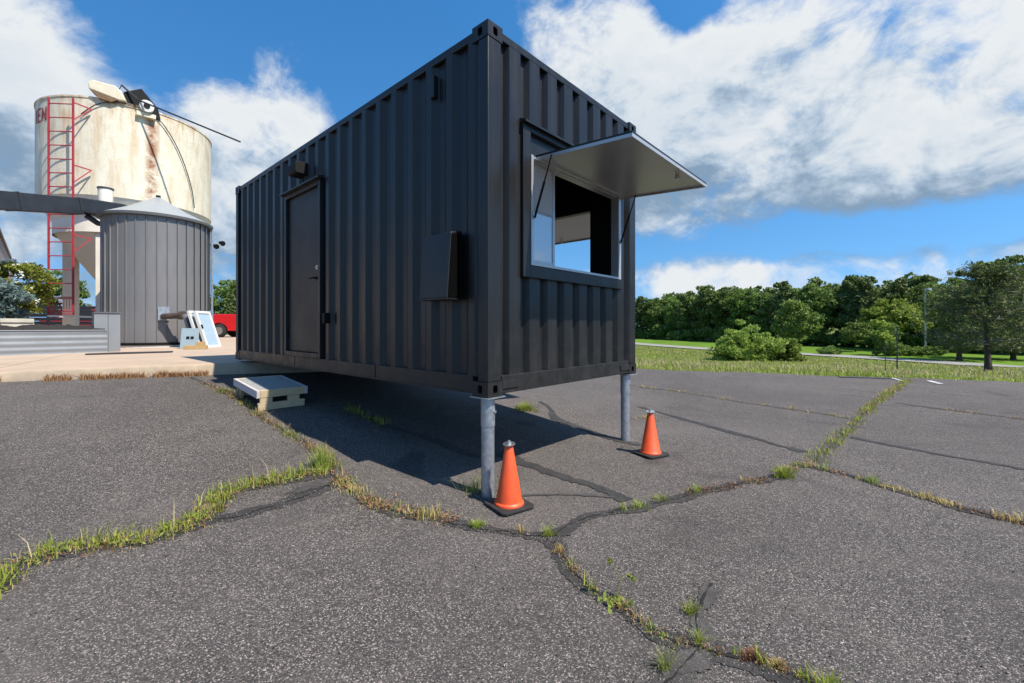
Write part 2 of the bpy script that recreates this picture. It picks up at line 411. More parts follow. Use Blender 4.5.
# ------------------------------------------------------------------ mesh helpers
class MB:
    """collects shapes; build() links them as one mesh object"""
    def __init__(self): self.v, self.f, self.mi = [], [], []
    def add(self, vs, fs, mi=0):
        o = len(self.v)
        self.v += [tuple(x) for x in vs]
        self.f += [tuple(i + o for i in f) for f in fs]
        self.mi += [mi] * len(fs)
        return self
    def box(self, x0, x1, y0, y1, z0, z1, mi=0):
        vs = [(x, y, z) for z in (z0, z1) for y in (y0, y1) for x in (x0, x1)]
        return self.add(vs, [(0, 2, 3, 1), (4, 5, 7, 6), (0, 1, 5, 4), (1, 3, 7, 5), (3, 2, 6, 7), (2, 0, 4, 6)], mi)
    def bar(self, a, b, w, h, up=(0, 0, 1), mi=0):
        a, b = Vector(a), Vector(b); d = (b - a).normalized()
        s = d.cross(Vector(up))
        if s.length < 1e-4: s = d.cross(Vector((1, 0, 0)))
        s.normalize(); u = s.cross(d).normalized()
        vs = []
        for p in (a, b):
            for i, j in ((-1, -1), (1, -1), (1, 1), (-1, 1)):
                vs.append(p + s * (i * w / 2) + u * (j * h / 2))
        return self.add(vs, [(3, 2, 1, 0), (4, 5, 6, 7), (0, 1, 5, 4), (1, 2, 6, 5), (2, 3, 7, 6), (3, 0, 4, 7)], mi)
    def tube(self, pts, r, n=10, mi=0, cap=True):
        pts = [Vector(p) for p in pts]
        rs = r if isinstance(r, (list, tuple)) else [r] * len(pts)
        vs, fs = [], []
        ref = None
        for i, p in enumerate(pts):
            d = (pts[min(i + 1, len(pts) - 1)] - pts[max(i - 1, 0)]).normalized()
            if ref is None:
                ref = d.orthogonal().normalized()
            ref = (ref - d * ref.dot(d)).normalized()
            q = d.cross(ref)
            for k in range(n):
                a = 2 * math.pi * k / n
                vs.append(p + (ref * math.cos(a) + q * math.sin(a)) * rs[i])
        for i in range(len(pts) - 1):
            for k in range(n):
                k2 = (k + 1) % n
                fs.append((i * n + k, i * n + k2, (i + 1) * n + k2, (i + 1) * n + k))
        if cap:
            fs.append(tuple(reversed(range(n)))); o = (len(pts) - 1) * n
            fs.append(tuple(range(o, o + n)))
        return self.add(vs, fs, mi)
    def lathe(self, prof, n=32, c=(0, 0, 0), a0=0, a1=2 * math.pi, mi=0):
        full = abs(a1 - a0 - 2 * math.pi) < 1e-6
        m = n if full else n + 1
        vs, fs = [], []
        for r, z in prof:
            for k in range(m):
                a = a0 + (a1 - a0) * k / n
                vs.append((c[0] + r * math.cos(a), c[1] + r * math.sin(a), c[2] + z))
        for i in range(len(prof) - 1):
            for k in range(n):
                k2 = (k + 1) % m
                fs.append((i * m + k, i * m + k2, (i + 1) * m + k2, (i + 1) * m + k))
        return self.add(vs, fs, mi)
    def prism(self, poly, axis, a, b, mi=0):
        """extrude a 2-D outline along an axis ('x','y','z')"""
        def P(u, v, w):
            return {'x': (w, u, v), 'y': (u, w, v), 'z': (u, v, w)}[axis]
        n = len(poly)
        vs = [P(u, v, a) for u, v in poly] + [P(u, v, b) for u, v in poly]
        fs = [tuple(range(n)), tuple(range(2 * n - 1, n - 1, -1))]
        fs += [(i, (i + 1) % n, n + (i + 1) % n, n + i) for i in range(n)]
        return self.add(vs, fs, mi)
    def build(self, name, mat, parent=None, smooth=None, bevel=0.0, loc=None, fix=True):
        me = bpy.data.meshes.new(name)
        me.from_pydata(self.v, [], self.f)
        mats = mat if isinstance(mat, (list, tuple)) else [mat]
        for mm in mats: me.materials.append(MATS[mm])
        if len(mats) > 1: me.polygons.foreach_set('material_index', self.mi)
        if fix:
            bm = bmesh.new(); bm.from_mesh(me)
            bmesh.ops.recalc_face_normals(bm, faces=bm.faces)
            bm.to_mesh(me); bm.free()
        if smooth:
            me.polygons.foreach_set('use_smooth', [True] * len(me.polygons))
            me.set_sharp_from_angle(angle=R(smooth))
        me.update()
        o = bpy.data.objects.new(name, me); COL.objects.link(o)
        if parent: o.parent = parent
        if loc: o.location = loc
        if bevel:
            b = o.modifiers.new('bevel', 'BEVEL'); b.width = bevel; b.segments = 2; b.limit_method = 'ANGLE'
            b.angle_limit = R(40)
        return o

def tag(o, label=None, cat=None, group=None, kind=None):
    if label: o['label'] = label
    if cat: o['category'] = cat
    if group: o['group'] = group
    if kind: o['kind'] = kind
    return o
def thing(name, label, cat, loc=(0, 0, 0), rz=0.0, group=None):
    o = bpy.data.objects.new(name, None); COL.objects.link(o)
    o.empty_display_size = 0.2
    o.location = loc; o.rotation_euler = (0, 0, rz)
    return tag(o, label, cat, group)
def copy_tree(o, parent=None):
    c = o.copy(); COL.objects.link(c)
    if parent: c.parent = parent
    for ch in o.children: copy_tree(ch, c)
    return c
def quick(name, V, F, mat, parent=None):
    """large numpy meshes: V (n,3), F (m,k)"""
    me = bpy.data.meshes.new(name)
    V = np.asarray(V, dtype=np.float32); F = np.asarray(F, dtype=np.int32)
    m, k = F.shape
    me.vertices.add(len(V)); me.vertices.foreach_set('co', V.ravel())
    me.loops.add(m * k); me.loops.foreach_set('vertex_index', F.ravel())
    me.polygons.add(m); me.polygons.foreach_set('loop_start', np.arange(0, m * k, k, dtype=np.int32))
    me.update(calc_edges=True); me.validate()
    me.materials.append(MATS[mat])
    o = bpy.data.objects.new(name, me); COL.objects.link(o)
    if parent: o.parent = parent
    return o

# ------------------------------------------------------------------ the lie of the land
C0 = np.array((-0.183, 3.344)); CA = R(47.8)
DR = np.array((math.cos(CA), math.sin(CA))); DL = np.array((-math.sin(CA), math.cos(CA)))
SLAB_Z = 0.77
def sm(a, b, v):
    t = np.clip((v - a) / (b - a), 0, 1); return t * t * (3 - 2 * t)
def so(x, y):
    rx, ry = x - C0[0], y - C0[1]
    return rx * DL[0] + ry * DL[1], -(rx * DR[0] + ry * DR[1])
def lot_z(x, y):
    x, y = np.asarray(x, float), np.asarray(y, float)
    s, o = so(x, y)
    z = 0.105 * (s - 0.3 + np.sqrt((s - 0.3) ** 2 + 0.3)) / 2
    z = np.minimum(z, 0.64) * sm(-6, -2.4, o)
    near = np.exp(-((x - 0.5) ** 2 + (y - 4) ** 2) / 90)
    return z + 0.006 * np.sin(x * 1.1 + 0.4) * np.cos(y * 0.9 + 0.7) + 0.003 * near * np.sin(x * 3.7) * np.sin(y * 4.1 + 1)
def edge_d(x, y):            # distance beyond the far edge of the car park
    return 0.36 * (x - 4) + 0.933 * (y - 13.8)
def field_z(x, y):
    d = edge_d(x, y)
    z = np.interp(d, (0, 6, 23, 40, 60, 100, 400), (0, -0.35, -1.7, -2.35, -2.2, -1.4, -1.4))
    left = sm(-4, -14, x - 0.25 * y)
    z = z * (1 - left) + 0.70 * left
    return z
def land_z(x, y):
    return float(field_z(x, y)) if edge_d(x, y) > 0 else float(lot_z(x, y))

# terrain sheet to the horizon
def spaced(lim, n, k=5.0):
    t = np.linspace(-1, 1, n); return lim * np.sinh(k * t) / np.sinh(k)
gx, gy = spaced(1500, 150), spaced(1500, 150) + 12
X, Y = np.meshgrid(gx, gy)
Z = field_z(X, Y)
Z = np.where(edge_d(X, Y) < 0.6, np.minimum(Z, -0.03), Z - 0.0)
s_, o_ = so(X, Y)
Z = np.where((edge_d(X, Y) < 0.6) & (Z > -0.2), Z - 0.15 * sm(0.6, -0.4, edge_d(X, Y)), Z)
Z = np.where((X - 0.25 * Y < -3), np.minimum(Z, 0.60) - 0.9 * sm(26, 16, np.hypot(X + 8, Y - 12)), Z)
n = len(gx)
idx = np.arange(n * n).reshape(n, n)
F = np.stack([idx[:-1, :-1], idx[:-1, 1:], idx[1:, 1:], idx[1:, :-1]], -1).reshape(-1, 4)
ground = quick('ground', np.stack([X, Y, Z], -1).reshape(-1, 3), F, 'turf')
ground.data.polygons.foreach_set('use_smooth', [True] * len(ground.data.polygons))
tag(ground, kind='structure')

# asphalt lot
KA, KB = np.array((-6.67, 5.72)), np.array((-4.87, 6.96))
KD = (KB - KA) / np.linalg.norm(KB - KA)
KN = np.array((-KD[1], KD[0]))
def kerb_y(x): return KA[1] + (x - KA[0]) * KD[1] / KD[0]
xr = -2.33                   # where the kerb ends behind the container
LV, LF, lo = [], [], 0
tt = np.linspace(0, 1, 230)
for ax, left in ((np.concatenate([np.linspace(-26, -9, 40, endpoint=False), np.linspace(-9, xr, 60)]), True),
                 (np.concatenate([np.linspace(xr, 13, 140, endpoint=False), np.linspace(13, 30, 40)]), False)):
    wob = 0.10 * np.sin(ax * 1.9) + 0.07 * np.sin(ax * 4.7 + 1) + 0.04 * np.sin(ax * 11)
    y_edge = kerb_y(ax) + 0.06 if left else 14.15 - 0.386 * (ax - 4) + wob
    X = np.repeat(ax[None, :], len(tt), 0)
    Yg = -14 + (y_edge[None, :] + 14) * tt[:, None]
    LV.append(np.stack([X, Yg, lot_z(X, Yg)], -1).reshape(-1, 3))
    idx = np.arange(X.size).reshape(X.shape) + lo; lo += X.size
    LF.append(np.stack([idx[:-1, :-1], idx[:-1, 1:], idx[1:, 1:], idx[1:, :-1]], -1).reshape(-1, 4))
asphalt = quick('asphalt_lot', np.concatenate(LV), np.concatenate(LF), 'asphalt')
asphalt.data.polygons.foreach_set('use_smooth', [True] * len(asphalt.data.polygons))
tag(asphalt, kind='structure')

# concrete apron on the left with its kerb face
def K(a, b): p = KA + KD * a + KN * b; return float(p[0]), float(p[1])
mb = MB()
prof = [(0.0, -0.9), (0.0, SLAB_Z - 0.025), (0.02, SLAB_Z - 0.004), (0.06, SLAB_Z)]
vs, fs = [], []
for a in np.linspace(-30, 5.3, 90):
    for b, z in prof + [(5.0, SLAB_Z), (30.0, SLAB_Z)]:
        jit = 0.012 * math.sin(a * 7.3) * (b < 0.05)
        x, y = K(a, b + jit); vs.append((x, y, z))
k = 6
for i in range(89):
    for j in range(k - 1):
        fs.append((i * k + j, (i + 1) * k + j, (i + 1) * k + j + 1, i * k + j + 1))
mb.add(vs, fs)
x, y = K(5.3, 0); x2, y2 = K(5.3, 30)
mb.add([(x, y, -0.9), (x2, y2, -0.9), (x2, y2, SLAB_Z), (x, y, SLAB_Z)], [(0, 1, 2, 3)])
slab = tag(mb.build('concrete_apron', 'concrete', smooth=40), kind='structure')
mb = MB()
vs = []
for a in np.linspace(-30, 5.3, 120):
    z0 = float(lot_z(*K(a, 0))) - 0.03
    for b, z in ((-0.035, z0), (-0.03, SLAB_Z - 0.03), (-0.012, SLAB_Z - 0.012), (0.001, SLAB_Z - 0.008)):
        jit = 0.008 * math.sin(a * 5.1) + 0.005 * math.sin(a * 17)
        x, y = K(a, b + jit); vs.append((x, y, z))
fs = [(i * 4 + j, (i + 1) * 4 + j, (i + 1) * 4 + j + 1, i * 4 + j + 1) for i in range(119) for j in range(3)]
mb.add(vs, fs)
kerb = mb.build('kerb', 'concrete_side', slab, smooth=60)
# score lines in the apron
for i, a in enumerate((-9.0, -4.5, -0.2, 4.2)):
    mb = MB(); p, q = K(a, 0.06), K(a, 14)
    mb.bar((*p, SLAB_Z + 0.001), (*q, SLAB_Z + 0.001), 0.014, 0.006)
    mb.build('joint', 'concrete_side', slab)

# far gravel road and the mown lawn behind it
road_pts = [(12.5, 125), (18.5, 104), (24.4, 83.8), (31.5, 68.5), (39.7, 54.8), (43.2, 46), (45.5, 39), (47.5, 30), (48.5, 18), (48.5, 0)]
def resample(pts, step, smooth=True):
    pts = [np.array(p, float) for p in pts]
    if smooth and len(pts) > 2:
        out = []
        for i in range(len(pts) - 1):
            p0, p1, p2, p3 = pts[max(i - 1, 0)], pts[i], pts[i + 1], pts[min(i + 2, len(pts) - 1)]
            n_ = max(2, int(np.linalg.norm(p2 - p1) / step))
            for k_ in range(n_):
                t_ = k_ / n_
                out.append(0.5 * (2 * p1 + (p2 - p0) * t_ + (2 * p0 - 5 * p1 + 4 * p2 - p3) * t_ ** 2 + (3 * p1 - p0 - 3 * p2 + p3) * t_ ** 3))
        out.append(pts[-1]); return np.array(out)
    out = []
    for a_, b_ in zip(pts, pts[1:]):
        n_ = max(1, int(np.linalg.norm(b_ - a_) / step))
        for k_ in range(n_): out.append(a_ + (b_ - a_) * k_ / n_)
    out.append(pts[-1]); return np.array(out)
def strip(name, pts, half, lift, mat, zf, parent=None):
    P = np.array(pts); T = np.gradient(P, axis=0); T /= np.linalg.norm(T, axis=1)[:, None] + 1e-9
    N = np.stack([-T[:, 1], T[:, 0]], 1)
    hl, hr = half if isinstance(half, tuple) else (half, half)
    Lp, Rp = P + N * np.asarray(hl).reshape(-1, 1), P - N * np.asarray(hr).reshape(-1, 1)
    V = np.concatenate([np.c_[Lp, [zf(*q) + lift for q in Lp]], np.c_[P, [zf(*q) + lift + 0.0004 for q in P]], np.c_[Rp, [zf(*q) + lift for q in Rp]]])
    m_ = len(P); i = np.arange(m_ - 1)
    F = np.concatenate([np.c_[i + m_, i + m_ + 1, i + 1, i], np.c_[i + 2 * m_, i + 2 * m_ + 1, i + m_ + 1, i + m_]])
    return quick(name, V, F, mat, parent)
fz = lambda x, y: float(field_z(x, y))
rp_ = resample(road_pts, 1.5)
tag(strip('gravel_road', rp_, np.full(len(rp_), 2.0), 0.10, 'gravel_road', fz), kind='structure')
lawn = rp_ + 0
Tn = np.gradient(lawn, axis=0); Tn /= np.linalg.norm(Tn, axis=1)[:, None]
Nn = np.stack([Tn[:, 1], -Tn[:, 0]], 1) * np.sign(Tn[:, 1:2] * 0 + 1)
V, F = [], []
offs = (2.3, 6, 10, 15, 21, 28, 36)
side = -1 if (Nn[5][0] < 0) else 1
for q, nn in zip(lawn, Nn):
    for o in offs:
        x, y = q + nn * side * -o * -1
        V.append((x, y, fz(x, y) + 0.05))
k = len(offs)
for i in range(len(lawn) - 1):
    for j in range(k - 1): F.append((i * k + j, (i + 1) * k + j, (i + 1) * k + j + 1, i * k + j + 1))
tag(quick('lawn', V, F, 'mowed_lawn'), kind='structure')

# ------------------------------------------------------------------ cracks sealed with tar
CRACKS = {
 'seam_left': [(-2.494, 2.02), (-2.473, 2.12), (-2.577, 2.304), (-2.41, 2.472), (-2.106, 2.612), (-1.993, 2.84), (-2.088, 3.194), (-1.915, 3.432), (-1.563, 3.708)],
 'seam_left_b': [(-1.993, 2.84), (-1.794, 2.96), (-1.498, 3.355), (-1.445, 3.625)],
 'seam_step': [(-1.445, 3.625), (-1.663, 4.011), (-2.054, 4.357), (-2.477, 4.707), (-3.049, 5.229), (-3.627, 5.748), (-4.528, 6.454), (-4.908, 6.691)],
 'seam_mid': [(-1.556, 3.753), (-1.366, 3.506), (-1.03, 3.207), (-0.74, 3.093), (-0.532, 3.032), (-0.301, 2.936), (0.007, 2.86), (0.212, 2.82)],
 'seam_low': [(0.212, 2.82), (0.269, 2.684), (0.329, 2.492), (0.388, 2.336), (0.452, 2.204), (0.504, 2.128), (0.587, 1.996), (0.674, 1.884), (0.777, 1.844), (0.888, 1.804), (1.006, 1.752), (1.104, 1.688), (1.173, 1.62), (1.246, 1.528)],
 'seam_low_b': [(0.777, 1.844), (0.664, 1.736), (0.576, 1.652), (0.473, 1.504)],
 'seam_low_c': [(0.777, 1.844), (0.844, 2.048), (0.935, 2.184), (1.043, 2.3)],
 'seam_right': [(0.271, 2.708), (0.31, 2.836), (0.394, 2.98), (0.669, 3.156), (1.122, 3.373), (1.738, 3.669), (2.242, 3.89), (2.79, 4.253), (2.92, 4.109), (3.063, 3.864), (3.13, 3.673), (3.238, 3.441), (3.316, 3.271), (3.485, 2.988), (3.638, 2.716)],
 'seam_far': [(2.973, 4.351), (3.252, 4.62), (3.669, 5.018), (4.359, 5.695), (5.313, 6.664), (6.571, 7.903), (9.057, 10.221), (10.094, 11.191)],
 'joint_a': [(2.883, 9.886), (3.493, 9.127), (3.923, 8.281), (4.479, 7.365), (5.016, 6.515)],
 'joint_b': [(2.113, 7.248), (2.541, 6.268), (2.843, 5.523), (3.137, 4.732)],
 'joint_c': [(4.146, 5.385), (4.49, 4.738), (4.83, 4.142), (4.993, 3.728)],
 'joint_d': [(6.804, 7.799), (7.288, 6.736), (7.438, 6.378), (7.709, 5.756)],
 'band_a': [(0.444, 6.964), (0.539, 6.567), (0.584, 5.959), (0.907, 5.53), (1.224, 5.119), (1.438, 4.931)],
 'band_b': [(-0.124, 4.528), (0.059, 4.299), (0.515, 3.9), (0.774, 3.615), (0.873, 3.391)],
 'band_c': [(0.063, 3.45), (0.262, 3.487), (0.551, 3.506), (0.825, 3.45)],
 'band_d': [(-2.085, 5.649), (-1.808, 5.399), (-0.887, 4.751), (-0.321, 4.403), (-0.124, 4.528)],
}
zl = lambda x, y: float(lot_z(x, y))
def wiggle(n, amp, sc, seed):
    return amp * np.array([mnoise.noise((i * sc, seed, 0.3)) for i in range(n)])
WID = {'seam_left': .05, 'seam_left_b': .055, 'seam_step': .028, 'seam_mid': .046, 'seam_low': .048, 'seam_low_b': .05, 'seam_low_c': .04,
       'seam_right': .046, 'seam_far': .04, 'band_a': .05, 'band_b': .055, 'band_c': .02, 'band_d': .05, 'joint_a': .05, 'joint_b': .05, 'joint_c': .05, 'joint_d': .05}
FINE = {}
for q, (nm, pts) in enumerate(CRACKS.items()):
    P = resample(pts, 0.016 if nm[:4] == 'seam' else 0.03)
    T = np.gradient(P, axis=0); T /= np.linalg.norm(T, axis=1)[:, None] + 1e-9
    P = P + np.stack([-T[:, 1], T[:, 0]], 1) * (wiggle(len(P), 0.03, 0.09, q + 0.5) + wiggle(len(P), 0.012, 0.4, q + 9.5))[:, None]
    FINE[nm] = P
    w = WID[nm]; m_ = len(P)
    h1 = np.clip(w * (1 + wiggle(m_, 1.3, 0.06, q * 3.1)) + wiggle(m_, 0.022, 0.55, q * 5.3) + wiggle(m_, 0.016, 1.37, q * 6.1), 0.006, 1)
    h2 = np.clip(w * (1 + wiggle(m_, 1.3, 0.06, q * 7.7 + 2)) + wiggle(m_, 0.022, 0.55, q * 9.1) + wiggle(m_, 0.016, 1.37, q * 3.7), 0.006, 1)
    strip('tar_seal', P, (h1, h2), 0.003 + 0.0002 * q, 'tar' if nm in ('seam_left_b', 'seam_mid', 'seam_low', 'seam_right', 'band_a', 'band_b', 'seam_left', 'joint_b', 'joint_c') else 'tar_faint', zl, asphalt)
    if nm[:4] == 'seam':
        c1 = np.clip(0.004 + wiggle(m_, 0.014, 0.21, q * 2.2) + wiggle(m_, 0.006, 1.3, q), 0.0006, 1); c2 = np.clip(0.004 + wiggle(m_, 0.014, 0.19, q * 4.4 + 1) + wiggle(m_, 0.006, 1.4, q + 4), 0.0006, 1)
        strip('crack', P + wiggle(m_, 0.01, 0.4, q)[:, None], (c1, c2), 0.0075 + 0.0002 * q, 'crack_dark', zl, asphalt)
# tar patch where the lower cracks meet
def blob(name, cx, cy, rx, ry, rot, lift, mat, seed, n=160):
    V = [(cx, cy, zl(cx, cy) + lift)]
    for i in range(n):
        a = 2 * math.pi * i / n
        k_ = 1 + 0.35 * mnoise.noise((math.cos(a) * 1.6 + seed, math.sin(a) * 1.6, seed)) + 0.22 * mnoise.noise((math.cos(a) * 5, math.sin(a) * 5, seed)) + 0.30 * mnoise.noise((math.cos(a) * 15, math.sin(a) * 15, seed)) + 0.2 * mnoise.noise((math.cos(a) * 40, math.sin(a) * 40, seed))
        u, v_ = rx * k_ * math.cos(a), ry * k_ * math.sin(a)
        x, y = cx + u * math.cos(rot) - v_ * math.sin(rot), cy + u * math.sin(rot) + v_ * math.cos(rot)
        V.append((x, y, zl(x, y) + lift))
    F = [(0, 1 + i, 1 + (i + 1) % n) for i in range(n)]
    return quick(name, V, F, mat, asphalt)
blob('tar_seal', 0.70, 1.77, 0.15, 0.055, R(15), 0.0066, 'tar_faint', 3.3)
blob('tar_seal', 0.98, 2.20, 0.04, 0.10, R(-25), 0.0068, 'tar_faint', 5.1)
blob('tar_seal', -1.55, 3.48, 0.20, 0.06, R(55), 0.0070, 'tar_faint', 8.4)
blob('tar_seal', 0.32, 2.88, 0.09, 0.06, R(30), 0.0072, 'tar', 1.9)
# dark patch and faint paint by the far edge
mb = MB(); z = zl(9.3, 11.7) + 0.012
mb.prism([(8.75, 11.72), (9.85, 11.32), (9.92, 11.52), (8.85, 11.92)], 'z', z - 0.006, z)
mb.build('asphalt_patch', 'patch_black', asphalt)
for cx, cy, L_, w_ in ((10.28, 10.75, 0.35, 0.12), (10.12, 10.42, 0.22, 0.12), (9.75, 11.05, 0.9, 0.06)):
    mb = MB(); d = Vector((0.4, 0.9, 0)).normalized(); z = zl(cx, cy) + 0.014
    mb.bar(Vector((cx, cy, z)) - d * L_ / 2, Vector((cx, cy, z)) + d * L_ / 2, w_, 0.004)
    mb.build('paint_mark', 'worn_white_paint', asphalt)

# loose grit, thicker along the cracks
def grit(name, Q, size, mat, seed, label):
    g_ = np.random.default_rng(seed); n_ = len(Q)
    z_ = np.array([zl(*q) for q in Q]) + 0.004
    B = np.array([(1, 0, -.5), (-.5, .87, -.5), (-.5, -.87, -.5), (.1, 0, .75)], float)
    a_ = g_.uniform(0, 6.283, n_); sz = size * g_.uniform(0.5, 1.6, n_)
    ca, sa = np.cos(a_), np.sin(a_)
    st_ = g_.uniform(0.7, 1.4, (n_, 1))
    V = np.empty((n_, 4, 3))
    V[:, :, 0] = (ca[:, None] * B[:, 0] * st_ - sa[:, None] * B[:, 1]) * sz[:, None] + Q[:, :1]
    V[:, :, 1] = (sa[:, None] * B[:, 0] * st_ + ca[:, None] * B[:, 1]) * sz[:, None] + Q[:, 1:]
    V[:, :, 2] = B[:, 2] * sz[:, None] * 0.8 + (z_ + sz * 0.35)[:, None]
    F = (np.arange(n_)[:, None, None] * 4 + np.array([(0, 1, 3), (1, 2, 3), (2, 0, 3), (0, 2, 1)])).reshape(-1, 3)
    o = quick(name, V.reshape(-1, 3), F, mat); return tag(o, label, 'grit', kind='stuff')
g_ = np.random.default_rng(66); Q = []
for nm, cnt in (('seam_low', 1500), ('seam_mid', 900), ('seam_left', 900), ('seam_right', 1100), ('seam_low_b', 250), ('seam_low_c', 250), ('seam_step', 500), ('seam_left_b', 300)):
    P = FINE[nm]; Q.append(P[g_.integers(0, len(P), cnt)] + g_.normal(0, 0.035, (cnt, 2)))
k_ = g_.uniform(-1.2, 1.2, 2600); y_ = 1.3 + 4.0 * g_.uniform(0, 1, 2600) ** 1.4
Q.append(np.c_[k_ * y_, y_])
for px_, py_ in ((-0.19, 3.47), (1.28, 4.96)): Q.append(np.array((px_, py_)) + g_.normal(0, 0.09, (220, 2)))
Q = np.concatenate(Q); half_ = len(Q) // 2; g_.shuffle(Q)
grit('loose_grit', Q[:half_], 0.0032, 'grit_pale', 67, 'pale loose grit scattered on the asphalt and along its cracks')
grit('loose_grit', Q[half_:], 0.0038, 'grit_dark', 68, 'dark crumbled asphalt grit along the cracks')

# ------------------------------------------------------------------ shipping container (local x across, y along, z up)
CW, CL, CH, CZ = 2.438, 6.058, 2.896, 0.806
box = thing('shipping_container', 'matte black shipping container kiosk with open serving hatch, raised on steel posts', 'container', (C0[0], C0[1], CZ), CA)
def profile(a0, a1, start, outer, slope, inner, depth):
    pts = []; a = start - (outer + slope * 2 + inner) * 60
    while a < a1 + 1:
        pts += [(a, 0.0), (a + outer, 0.0), (a + outer + slope, depth), (a + outer + slope + inner, depth)]
        a += outer + slope * 2 + inner
    xs, ds = [q[0] for q in pts], [q[1] for q in pts]
    out = [(a0, float(np.interp(a0, xs, ds)))] + [q for q in pts if a0 + 1e-4 < q[0] < a1 - 1e-4] + [(a1, float(np.interp(a1, xs, ds)))]
    return out
SIDE = (0.16, 0.074, 0.066, 0.072, 0.040)
END = (0.255, 0.135, 0.028, 0.062, 0.046)
def corr(wall, a0, a1, z0, z1, name):
    mb = MB()
    if wall in 'LR': pr = profile(a0, a1, *SIDE)
    else: pr = profile(a0, a1, *END)
    vs = []
    for a, d in pr:
        p = {'L': (0.012 + d, a), 'R': (CW - 0.012 - d, a), 'F': (a, 0.012 + d), 'B': (a, CL - 0.012 - d)}[wall]
        vs += [(p[0], p[1], z0), (p[0], p[1], z1)]
    fs = [(2 * i, 2 * i + 2, 2 * i + 3, 2 * i + 1) for i in range(len(pr) - 1)]
    mb.add(vs, fs)
    # folded end faces at the top and bottom of the sheet
    o = mb.build(name, 'black_paint', box, fix=False)
    return o
ZB, ZT = 0.155, CH - 0.075
D0, D1, DZ = 2.83, 3.91, 2.315           # door opening with frame
corr('L', 0.10, D0 + 0.01, ZB, ZT, 'side_panel')
corr('L', D1 - 0.01, CL - 0.10, ZB, ZT, 'side_panel')
corr('L', D0 + 0.01, D1 - 0.01, DZ - 0.01, ZT, 'side_panel')
WX0, WX1, WZ0, WZ1 = 0.392, 2.090, 0.961, 2.246
corr('F', 0.14, WX0 + 0.01, ZB, ZT, 'end_panel')
corr('F', WX1 - 0.01, CW - 0.14, ZB, ZT, 'end_panel')
corr('F', WX0 + 0.01, WX1 - 0.01, ZB, WZ0 + 0.01, 'end_panel')
corr('F', WX0 + 0.01, WX1 - 0.01, WZ1 - 0.01, ZT, 'end_panel')
RY0, RY1, RZ0, RZ1 = 0.49, 2.25, 0.98, 2.06
corr('R', 0.10, RY0 + 0.01, ZB, ZT, 'side_panel')
corr('R', RY1 - 0.01, CL - 0.10, ZB, ZT, 'side_panel')
corr('R', RY0 + 0.01, RY1 - 0.01, ZB, RZ0 + 0.01, 'side_panel')
corr('R', RY0 + 0.01, RY1 - 0.01, RZ1 - 0.01, ZT, 'side_panel')
corr('B', 0.14, CW - 0.14, ZB, ZT, 'end_panel')
# corner posts
for ix in (0, 1):
    for iy in (0, 1):
        mb = MB()
        x0, x1 = (0.004, 0.15) if ix == 0 else (CW - 0.15, CW - 0.004)
        y0, y1 = (0.004, 0.115) if iy == 0 else (CL - 0.115, CL - 0.004)
        mb.box(x0, x1, y0, y1, 0.118, CH - 0.118)
        mb.build('corner_post', 'black_paint', box, bevel=0.008)
# rails
for x0, x1 in ((0.010, 0.07), (CW - 0.07, CW - 0.010)):
    MB().box(x0, x1, 0.178, CL - 0.178, CH - 0.085, CH - 0.020).build('top_rail', 'black_paint', box, bevel=0.006)
    MB().box(x0 - 0.004, x1 - 0.01, 0.178, CL - 0.178, 0.018, 0.162).build('bottom_rail', 'black_paint', box, bevel=0.005)
    MB().box(min(x0 - 0.012, x1) if x0 < 1 else x0 + 0.03, max(x0 + 0.03, 0) if x0 < 1 else x1 + 0.012, 0.30, CL - 0.30, 0.018, 0.030).build('rail_lip', 'black_paint', box)
for y0, y1 in ((0.010, 0.08), (CL - 0.08, CL - 0.010)):
    MB().box(0.162, CW - 0.162, y0, y1, CH - 0.085, CH - 0.022).build('top_rail', 'black_paint', box, bevel=0.006)
    MB().box(0.162, CW - 0.162, y0 - 0.002, y1, 0.016, 0.160).build('bottom_rail', 'black_paint', box, bevel=0.006)
MB().box(0.162, 0.36, -0.004, 0.02, 0.055, 0.112).build('rail_gusset', 'black_paint', box, bevel=0.003)
MB().box(CW - 0.36, CW - 0.162, -0.004, 0.02, 0.055, 0.112).build('rail_gusset', 'black_paint', box, bevel=0.003)
# rail joints on the long side
for y in (1.62, 3.62):
    MB().box(0.0035, 0.02, y, y + 0.012, 0.016, 0.158).build('rail_joint', 'black_plastic', box)
